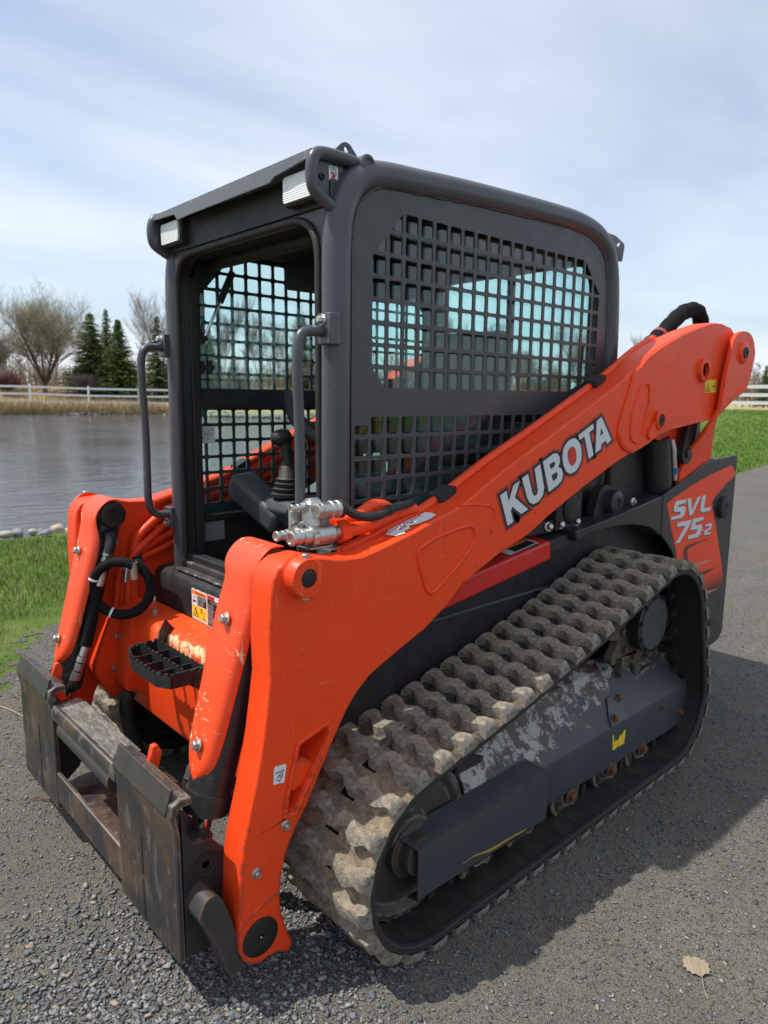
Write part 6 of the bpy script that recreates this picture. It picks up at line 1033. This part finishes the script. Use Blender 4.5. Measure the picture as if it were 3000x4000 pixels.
def build_track(s):
    y0, y1 = 0.520, 0.840; ys = [y0, y0 + 0.02, 0.655, 0.705, y1 - 0.02, y1]; vs = []; fs = []; n = len(loop); th = 0.020
    for i in range(n):
        c = loop[i]; q = nrm(i)
        for k_, (o_, yy) in enumerate([(0.0, ys[0]), (0.0, ys[1]), (0.0, ys[2]), (0.0, ys[3]), (0.0, ys[4]), (-0.006, ys[5]), (-0.024, ys[5] - 0.003), (-th, ys[4]), (-th, ys[3]), (-th, ys[2]), (-th, ys[1]), (-0.024, ys[0] + 0.003)]): p = c + q * o_; vs.append((p.x, yy * s, p.y))
    m_ = 12
    for i in range(n):
        j = (i + 1) % n; hole = i % 4 in (2, 3)
        for k_ in range(m_):
            l = (k_ + 1) % m_
            if hole and k_ in (2, 8): continue
            fs.append((i * m_ + k_, i * m_ + l, j * m_ + l, j * m_ + k_))
        if hole:
            fs.append((i * m_ + 2, j * m_ + 2, j * m_ + 9, i * m_ + 9)); fs.append((i * m_ + 3, i * m_ + 8, j * m_ + 8, j * m_ + 3))
            if i % 4 == 2: fs.append((i * m_ + 2, i * m_ + 9, i * m_ + 8, i * m_ + 3))
            else: fs.append((j * m_ + 2, j * m_ + 3, j * m_ + 8, j * m_ + 9))
    T = ob('rubber_track', MB().add(vs, fs), BELTM, L, smooth=40)
    T.data.materials.append(BELTSIDE); nv_ = [Vector((nrm(i).x, 0, nrm(i).y)) for i in range(n)]
    for p in T.data.polygons:
        cc = p.center; bi = min(range(0, n, 2), key=lambda i: (loop[i].x - cc.x) ** 2 + (loop[i].y - cc.z) ** 2); dd_ = (cc.x - loop[bi].x) * nv_[bi].x + (cc.z - loop[bi].y) * nv_[bi].z
        if dd_ < -0.010: p.material_index = 1
    ob('track_edge', MB().tube([(loop[i].x - nrm(i).x * 0.016, (y1 - 0.010) * s, loop[i].y - nrm(i).y * 0.014) for i in range(0, n)], 0.0100, 8, closed=True), BELTSIDE, T, smooth=60)
    gd = MB()
    for i in range(0, n, 4):
        c = loop[i]; q = nrm(i); t_ = Vector((q.y, -q.x)); ps = [c + t_ * a - q * b_ for a, b_ in ((-0.012, 0.018), (0.012, 0.018), (0.009, 0.058), (-0.009, 0.058))]
        for yy in (0.622, 0.712): gd.prism([(p.x, p.y) for p in ps], min(yy * s, (yy + 0.022) * s), max(yy * s, (yy + 0.022) * s), 'y')
        # cross wise inner rib towards the outer edge
        ps = [c + t_ * a - q * b_ for a, b_ in ((-0.0025, 0.019), (0.0025, 0.019), (0.0015, 0.0225), (-0.0015, 0.0225))]; gd.prism([(p.x, p.y) for p in ps], min(0.765 * s, 0.822 * s), max(0.765 * s, 0.822 * s), 'y')
    g_ = ob('guide_lugs', gd, BELTSIDE, T, smooth=30, kind='stuff')
    for i in range(NL):
        k_ = i * 4; c = loop[k_]; q = nrm(k_); t_ = Vector((q.y, -q.x)) * -SG
        o = bpy.data.objects.new('tread_lug', LUGS[(i * 7 + (1 if s > 0 else 2)) % 4]); C.objects.link(o); o.parent = T
        M = Matrix.Identity(4); X = Vector((t_.x, 0, t_.y)); Z = Vector((q.x, 0, q.y)); Y = Z.cross(X)
        for r__ in range(3): M[r__][0] = X[r__]; M[r__][1] = Y[r__]; M[r__][2] = Z[r__]
        M.translation = Vector((c.x - q.x * 0.001, 0.680 * s, c.y - q.y * 0.001)); o.matrix_local = M
    return T
build_track(1); build_track(-1)
for s in (1, -1):
    SP = ob('sprocket', MB().prism([(0.200 + r * math.cos(2 * math.pi * (i + f) / 11), 0.565 + r * math.sin(2 * math.pi * (i + f) / 11)) for i in range(11) for f, r in ((-0.16, 0.196), (-0.05, 0.204), (0.05, 0.204), (0.16, 0.196), (0.33, 0.152), (0.5, 0.142), (0.67, 0.152))], 0.655 * s, 0.690 * s, 'y'), paint('muddy_sprocket_steel', (0.045, 0.042, 0.038), 0.6, dust=0.8, dustcol=(0.24, 0.19, 0.12), edge=0.6, chip=(0.35, 0.3, 0.22)), L, 0.004)
    for i in range(9): a = 2 * math.pi * i / 9; ob('bolt', MB().lathe((0.200 + 0.118 * math.cos(a), 0.690 * s, 0.565 + 0.118 * math.sin(a)), (0, s, 0), [(0, 0.014), (0.012, 0.014), (0.014, 0.011)], 6), RUSTBOLT, SP)
    HM = ob('drive_motor_hub', MB().lathe((0.178, 0.66 * s, 0.578), (0, s, 0), [(0, 0.105), (0.060, 0.108), (0.068, 0.112), (0.080, 0.112), (0.083, 0.108), (0.083, 0)], 36), BLACK, L)
    ob('hub_cover', MB().lathe((0.178, 0.743 * s, 0.578), (0, s, 0), [(0, 0.098), (0.004, 0.097), (0.004, 0)], 36), PLASTIC, HM)
    for i in range(10): a = 2 * math.pi * (i + 0.3) / 10; ob('bolt', MB().lathe((0.178 + 0.102 * math.cos(a), 0.742 * s, 0.578 + 0.102 * math.sin(a)), (0, s, 0), [(0, 0.009), (0.008, 0.009), (0.008, 0.005), (0.004, 0.0045), (0.004, 0)], 12), PINBLK, HM)
    WH = lambda r: [(0, r), (0.022, r), (0.026, r * 0.93), (0.020, r * 0.86), (0.012, r * 0.82), (0.012, r * 0.38), (0.030, r * 0.34), (0.034, r * 0.26), (0.034, 0)]
    IDM = STEEL
    for nme, c, r, yy in (('front_idler', (1.440, 0.262), 0.205, 0.715), ('rear_idler', (0.092, 0.225), 0.150, 0.67)): ob(nme, MB().lathe((c[0], yy * s, c[1]), (0, s, 0), WH(r), 48).lathe((c[0], (yy - 0.10) * s, c[1]), (0, s, 0), [(0, r), (0.03, r)], 40), paint(nme + '_steel', (0.03, 0.03, 0.03), 0.5, dust=0.45, dustcol=(0.17, 0.12, 0.08), edge=0.8, chip=(0.33, 0.27, 0.19)), L, smooth=35)
    for x in (0.235, 0.458, 0.712, 0.955, 1.170):
        ro = ob('track_roller', MB().lathe((x, 0.700 * s, 0.104), (0, s, 0), [(0, 0.080), (0.030, 0.084), (0.040, 0.082), (0.042, 0.074), (0.034, 0.066), (0.034, 0.040), (0.050, 0.036), (0.050, 0)], 36).lathe((x, 0.62 * s, 0.108), (0, s, 0), [(0, 0.075), (0.03, 0.078)], 24), paint('roller_steel', (0.05, 0.042, 0.036), 0.6, dust=0.5, dustcol=(0.15, 0.10, 0.065), edge=0.8, chip=(0.36, 0.29, 0.20)), L, smooth=35)
        if x < 0.9: ob('bolt', MB().bolt((x + 0.012, 0.765 * s, 0.112), (0, s, 0), 0.0165, 0.016), RUSTBOLT, ro)
    # main guard of the track frame: cross section swept from rear to front
    sec1 = [(0.56, 0.430), (0.60, 0.438), (0.640, 0.418), (0.750, 0.286), (0.761, 0.269), (0.764, 0.254), (0.764, 0.112), (0.752, 0.105), (0.752, 0.250), (0.742, 0.274), (0.632, 0.402), (0.56, 0.415)]
    k = MB(); st_ = []
    for x, d1 in ((-0.118, 0.10), (-0.085, 0.03), (-0.02, 0.0), (0.40, 0.0), (0.80, 0.0), (1.12, 0.0), (1.19, 0.0)): st_.append([(x + (0.0 if z > 0.2 else (-0.0)), y * s, min(z, 0.440 - d1 * 1.3) if z > 0.26 else max(z, 0.104 + d1 * 0.3)) for y, z in sec1])
    st_ = [[(x, y, z + (max(0.0, min(x, 1.05) - 0.12) * 0.030 if z < 0.2 else 0.0)) for x, y, z in q] for q in st_]
    # the front edge is swept back lower down
    st_[-1] = [(1.215 - 0.30 * max(0, (0.30 - z)) - 0.03 * math.sin(z * 20), y, z) for x, y, z in st_[-1]]
    m_ = len(sec1); vs = [v for q in st_ for v in q]; fs = []
    for i in range(len(st_) - 1):
        for j in range(m_): l = (j + 1) % m_; fs.append((i * m_ + j, i * m_ + l, (i + 1) * m_ + l, (i + 1) * m_ + j))
    tri = tessellate_polygon([[Vector((a, b_, 0)) for a, b_ in sec1]]); fs += [tuple(t_) for t_ in tri] + [tuple(j + (len(st_) - 1) * m_ for j in t_) for t_ in tri]
    TF = ob('track_frame_guard', k.add(vs, fs), WORNGUARD, L, 0.003, smooth=20)
    sl = lambda x, z, o: (x, (0.764 - (z - 0.269) * 0.83 + o * 0.77) * s, z + o * 0.64)
    qa = [(0.372, 0.272), (0.478, 0.272), (0.474, 0.292), (0.424, 0.342), (0.352, 0.342), (0.346, 0.330)]; k = MB(); k.add([sl(x, z, 0.006) for x, z in qa] + [sl(x, z, -0.002) for x, z in qa], [tuple(range(6)), tuple(6 + i for i in reversed(range(6)))] + [(i, (i + 1) % 6, 6 + (i + 1) % 6, 6 + i) for i in range(6)]); ob('access_plate', k, GUARD, TF, 0.001, smooth=20)
    for x, z in ((0.366, 0.328), (0.448, 0.287)): ob('bolt', MB().bolt(sl(x, z, 0.006), (0, 0.77 * s, 0.64), 0.0105, 0.012), RUSTBOLT, TF)
    for x, z in ((0.11, 0.238), (-0.055, 0.165)): ob('bolt', MB().bolt((x, 0.764 * s, z), (0, s, 0.1), 0.0085 if x > 0 else 0.0115, 0.011), RUSTBOLT, TF)
    if s > 0:
        yl = MB().prism([(0.471, 0.238), (0.462, 0.240), (0.460, 0.214), (0.452, 0.208), (0.446, 0.218), (0.438, 0.206), (0.424, 0.212), (0.418, 0.226), (0.410, 0.218), (0.400, 0.226), (0.392, 0.232), (0.379, 0.230), (0.380, 0.200), (0.386, 0.192), (0.381, 0.181), (0.420, 0.180), (0.428, 0.187), (0.440, 0.180), (0.464, 0.181), (0.466, 0.200)], 0.7645, 0.7650, 'y'); yl2 = [(x - 0.02 if 0 else x, z) for x, z in ()]
        o = ob('torn_sticker', yl, YELLOW, TF, smooth=0); pass
    bx = MB().prism([(0.915, 0.128), (1.472, 0.140), (1.472, 0.281), (0.915, 0.286)], 0.795 * s, 0.801 * s, 'y'); bx.hexa([(0.915, 0.801 * s, 0.286), (1.472, 0.801 * s, 0.281), (1.500, 0.735 * s, 0.305), (0.94, 0.735 * s, 0.310)], [(0.915, 0.795 * s, 0.280), (1.472, 0.795 * s, 0.275), (1.500, 0.735 * s, 0.299), (0.94, 0.735 * s, 0.304)]); bx.hexa([(0.915, 0.801 * s, 0.128), (1.472, 0.801 * s, 0.140), (1.465, 0.755 * s, 0.120), (0.915, 0.755 * s, 0.110)], [(0.915, 0.801 * s, 0.134), (1.472, 0.801 * s, 0.146), (1.465, 0.755 * s, 0.126), (0.915, 0.755 * s, 0.116)])
    TB = ob('tension_guard', bx, paint('guard_blue_black', (0.042, 0.048, 0.060), 0.38, chip=(0.16, 0.09, 0.055), edge=0.3, dust=0.06, specks=0.5), L, 0.004)
    if s > 0:
        r_ = random.Random(4); pr = [(1.30 - 0.29 * t_, 0.176 - 0.0235 * t_ + 0.006 * math.sin(t_ * 9) * (1 - t_) + r_.uniform(0.0, 0.004)) for t_ in np.linspace(0, 1, 14)]; pr2 = [(x, z - 0.0062 * (0.3 + math.sin(math.pi * i / 13)) + r_.uniform(-0.002, 0.002)) for i, (x, z) in enumerate(pr)]
        o = ob('worn_yellow_stripe', MB().prism(pr + pr2[::-1], 0.8013, 0.8016, 'y'), flat('worn_yellow_paint', (0.42, 0.25, 0.05), 0.6), TB, smooth=0); o.location = (0.0, 0, -0.012)
    ob('idler_hub', MB().lathe((1.445, 0.70 * s, 0.245), (0, s, 0), [(0, 0.075), (0.05, 0.072), (0.055, 0.055), (0.085, 0.050), (0.085, 0)], 26), STEEL, L)
    ob('frame_web', MB().prism([(-0.05, 0.13), (1.30, 0.13), (1.25, 0.33), (0.95, 0.38), (0.1, 0.38)], 0.60 * s, 0.66 * s, 'y').prism([(1.10, 0.36), (1.20, 0.40), (1.26, 0.30), (1.18, 0.29)], 0.655 * s, 0.70 * s, 'y'), DULL, L)

# ------------------------------------------------------------------ small things on the ground
lo = [(0.0, 0.0), (0.006, 0.013), (0.004, 0.020), (0.012, 0.024), (0.015, 0.030), (0.024, 0.029), (0.029, 0.036), (0.037, 0.031), (0.044, 0.035), (0.052, 0.028), (0.061, 0.029), (0.063, 0.019), (0.072, 0.014), (0.066, 0.007), (0.071, -0.001), (0.068, -0.011), (0.060, -0.014), (0.058, -0.023), (0.049, -0.022), (0.043, -0.029), (0.034, -0.025), (0.026, -0.029), (0.019, -0.022), (0.011, -0.022), (0.009, -0.011)]
LFM = paint('dry_leaf_brown', (0.32, 0.25, 0.175), 0.9, dust=0.8, dustcol=(0.22, 0.19, 0.145), specks=0.0)
lf = empty('dry_leaf', (1.020, 1.330, 0.0)); tag(lf, 'dry tan leaf with a long stalk lying on the gravel', 'leaf'); lf.rotation_euler = (0, 0, R_(218))
k = MB(); tri = tessellate_polygon([[Vector((a, b, 0)) for a, b in lo]]); zf = lambda a, b: 0.010 + 0.006 * math.sin(a * 70) * math.cos(b * 60) + 0.3 * abs(b) * 0.12; k.add([(a, b, zf(a, b)) for a, b in lo] + [(a, b, zf(a, b) - 0.0012) for a, b in lo], [tuple(t_) for t_ in tri] + [tuple(i + len(lo) for i in reversed(t_)) for t_ in tri])
ob('blade', k, LFM, lf, smooth=0); ob('stalk', MB().tube([(0.050, 0.0, 0.016), (0.02, 0.0, 0.015), (-0.01, 0.001, 0.014), (-0.035, 0.004, 0.010), (-0.062, 0.002, 0.008)], [0.0008, 0.0009, 0.0010, 0.0011, 0.0016], 6), LFM, lf)
def stick(name, pts, r, mat, label, cat): o = ob(name, MB().tube(spl(pts, 4), r, 6), mat, None, smooth=60); return tag(o, label, cat)
STRAW = flat('straw', (0.50, 0.40, 0.22), 0.8); TWIG = flat('brown_twig', (0.15, 0.075, 0.05), 0.85)
stick('straw_stalk', [(1.876, -1.440, 0.012), (1.850, -1.345, 0.016), (1.828, -1.255, 0.012)], 0.0014, STRAW, 'pale straw stalk lying on the grey gravel at the left', 'straw')
stick('twig', [(2.000, -0.560, 0.010), (1.975, -0.545, 0.016), (1.962, -0.520, 0.013), (1.935, -0.505, 0.012)], 0.003, TWIG, 'short reddish brown twig on the gravel left of the coupler', 'twig')
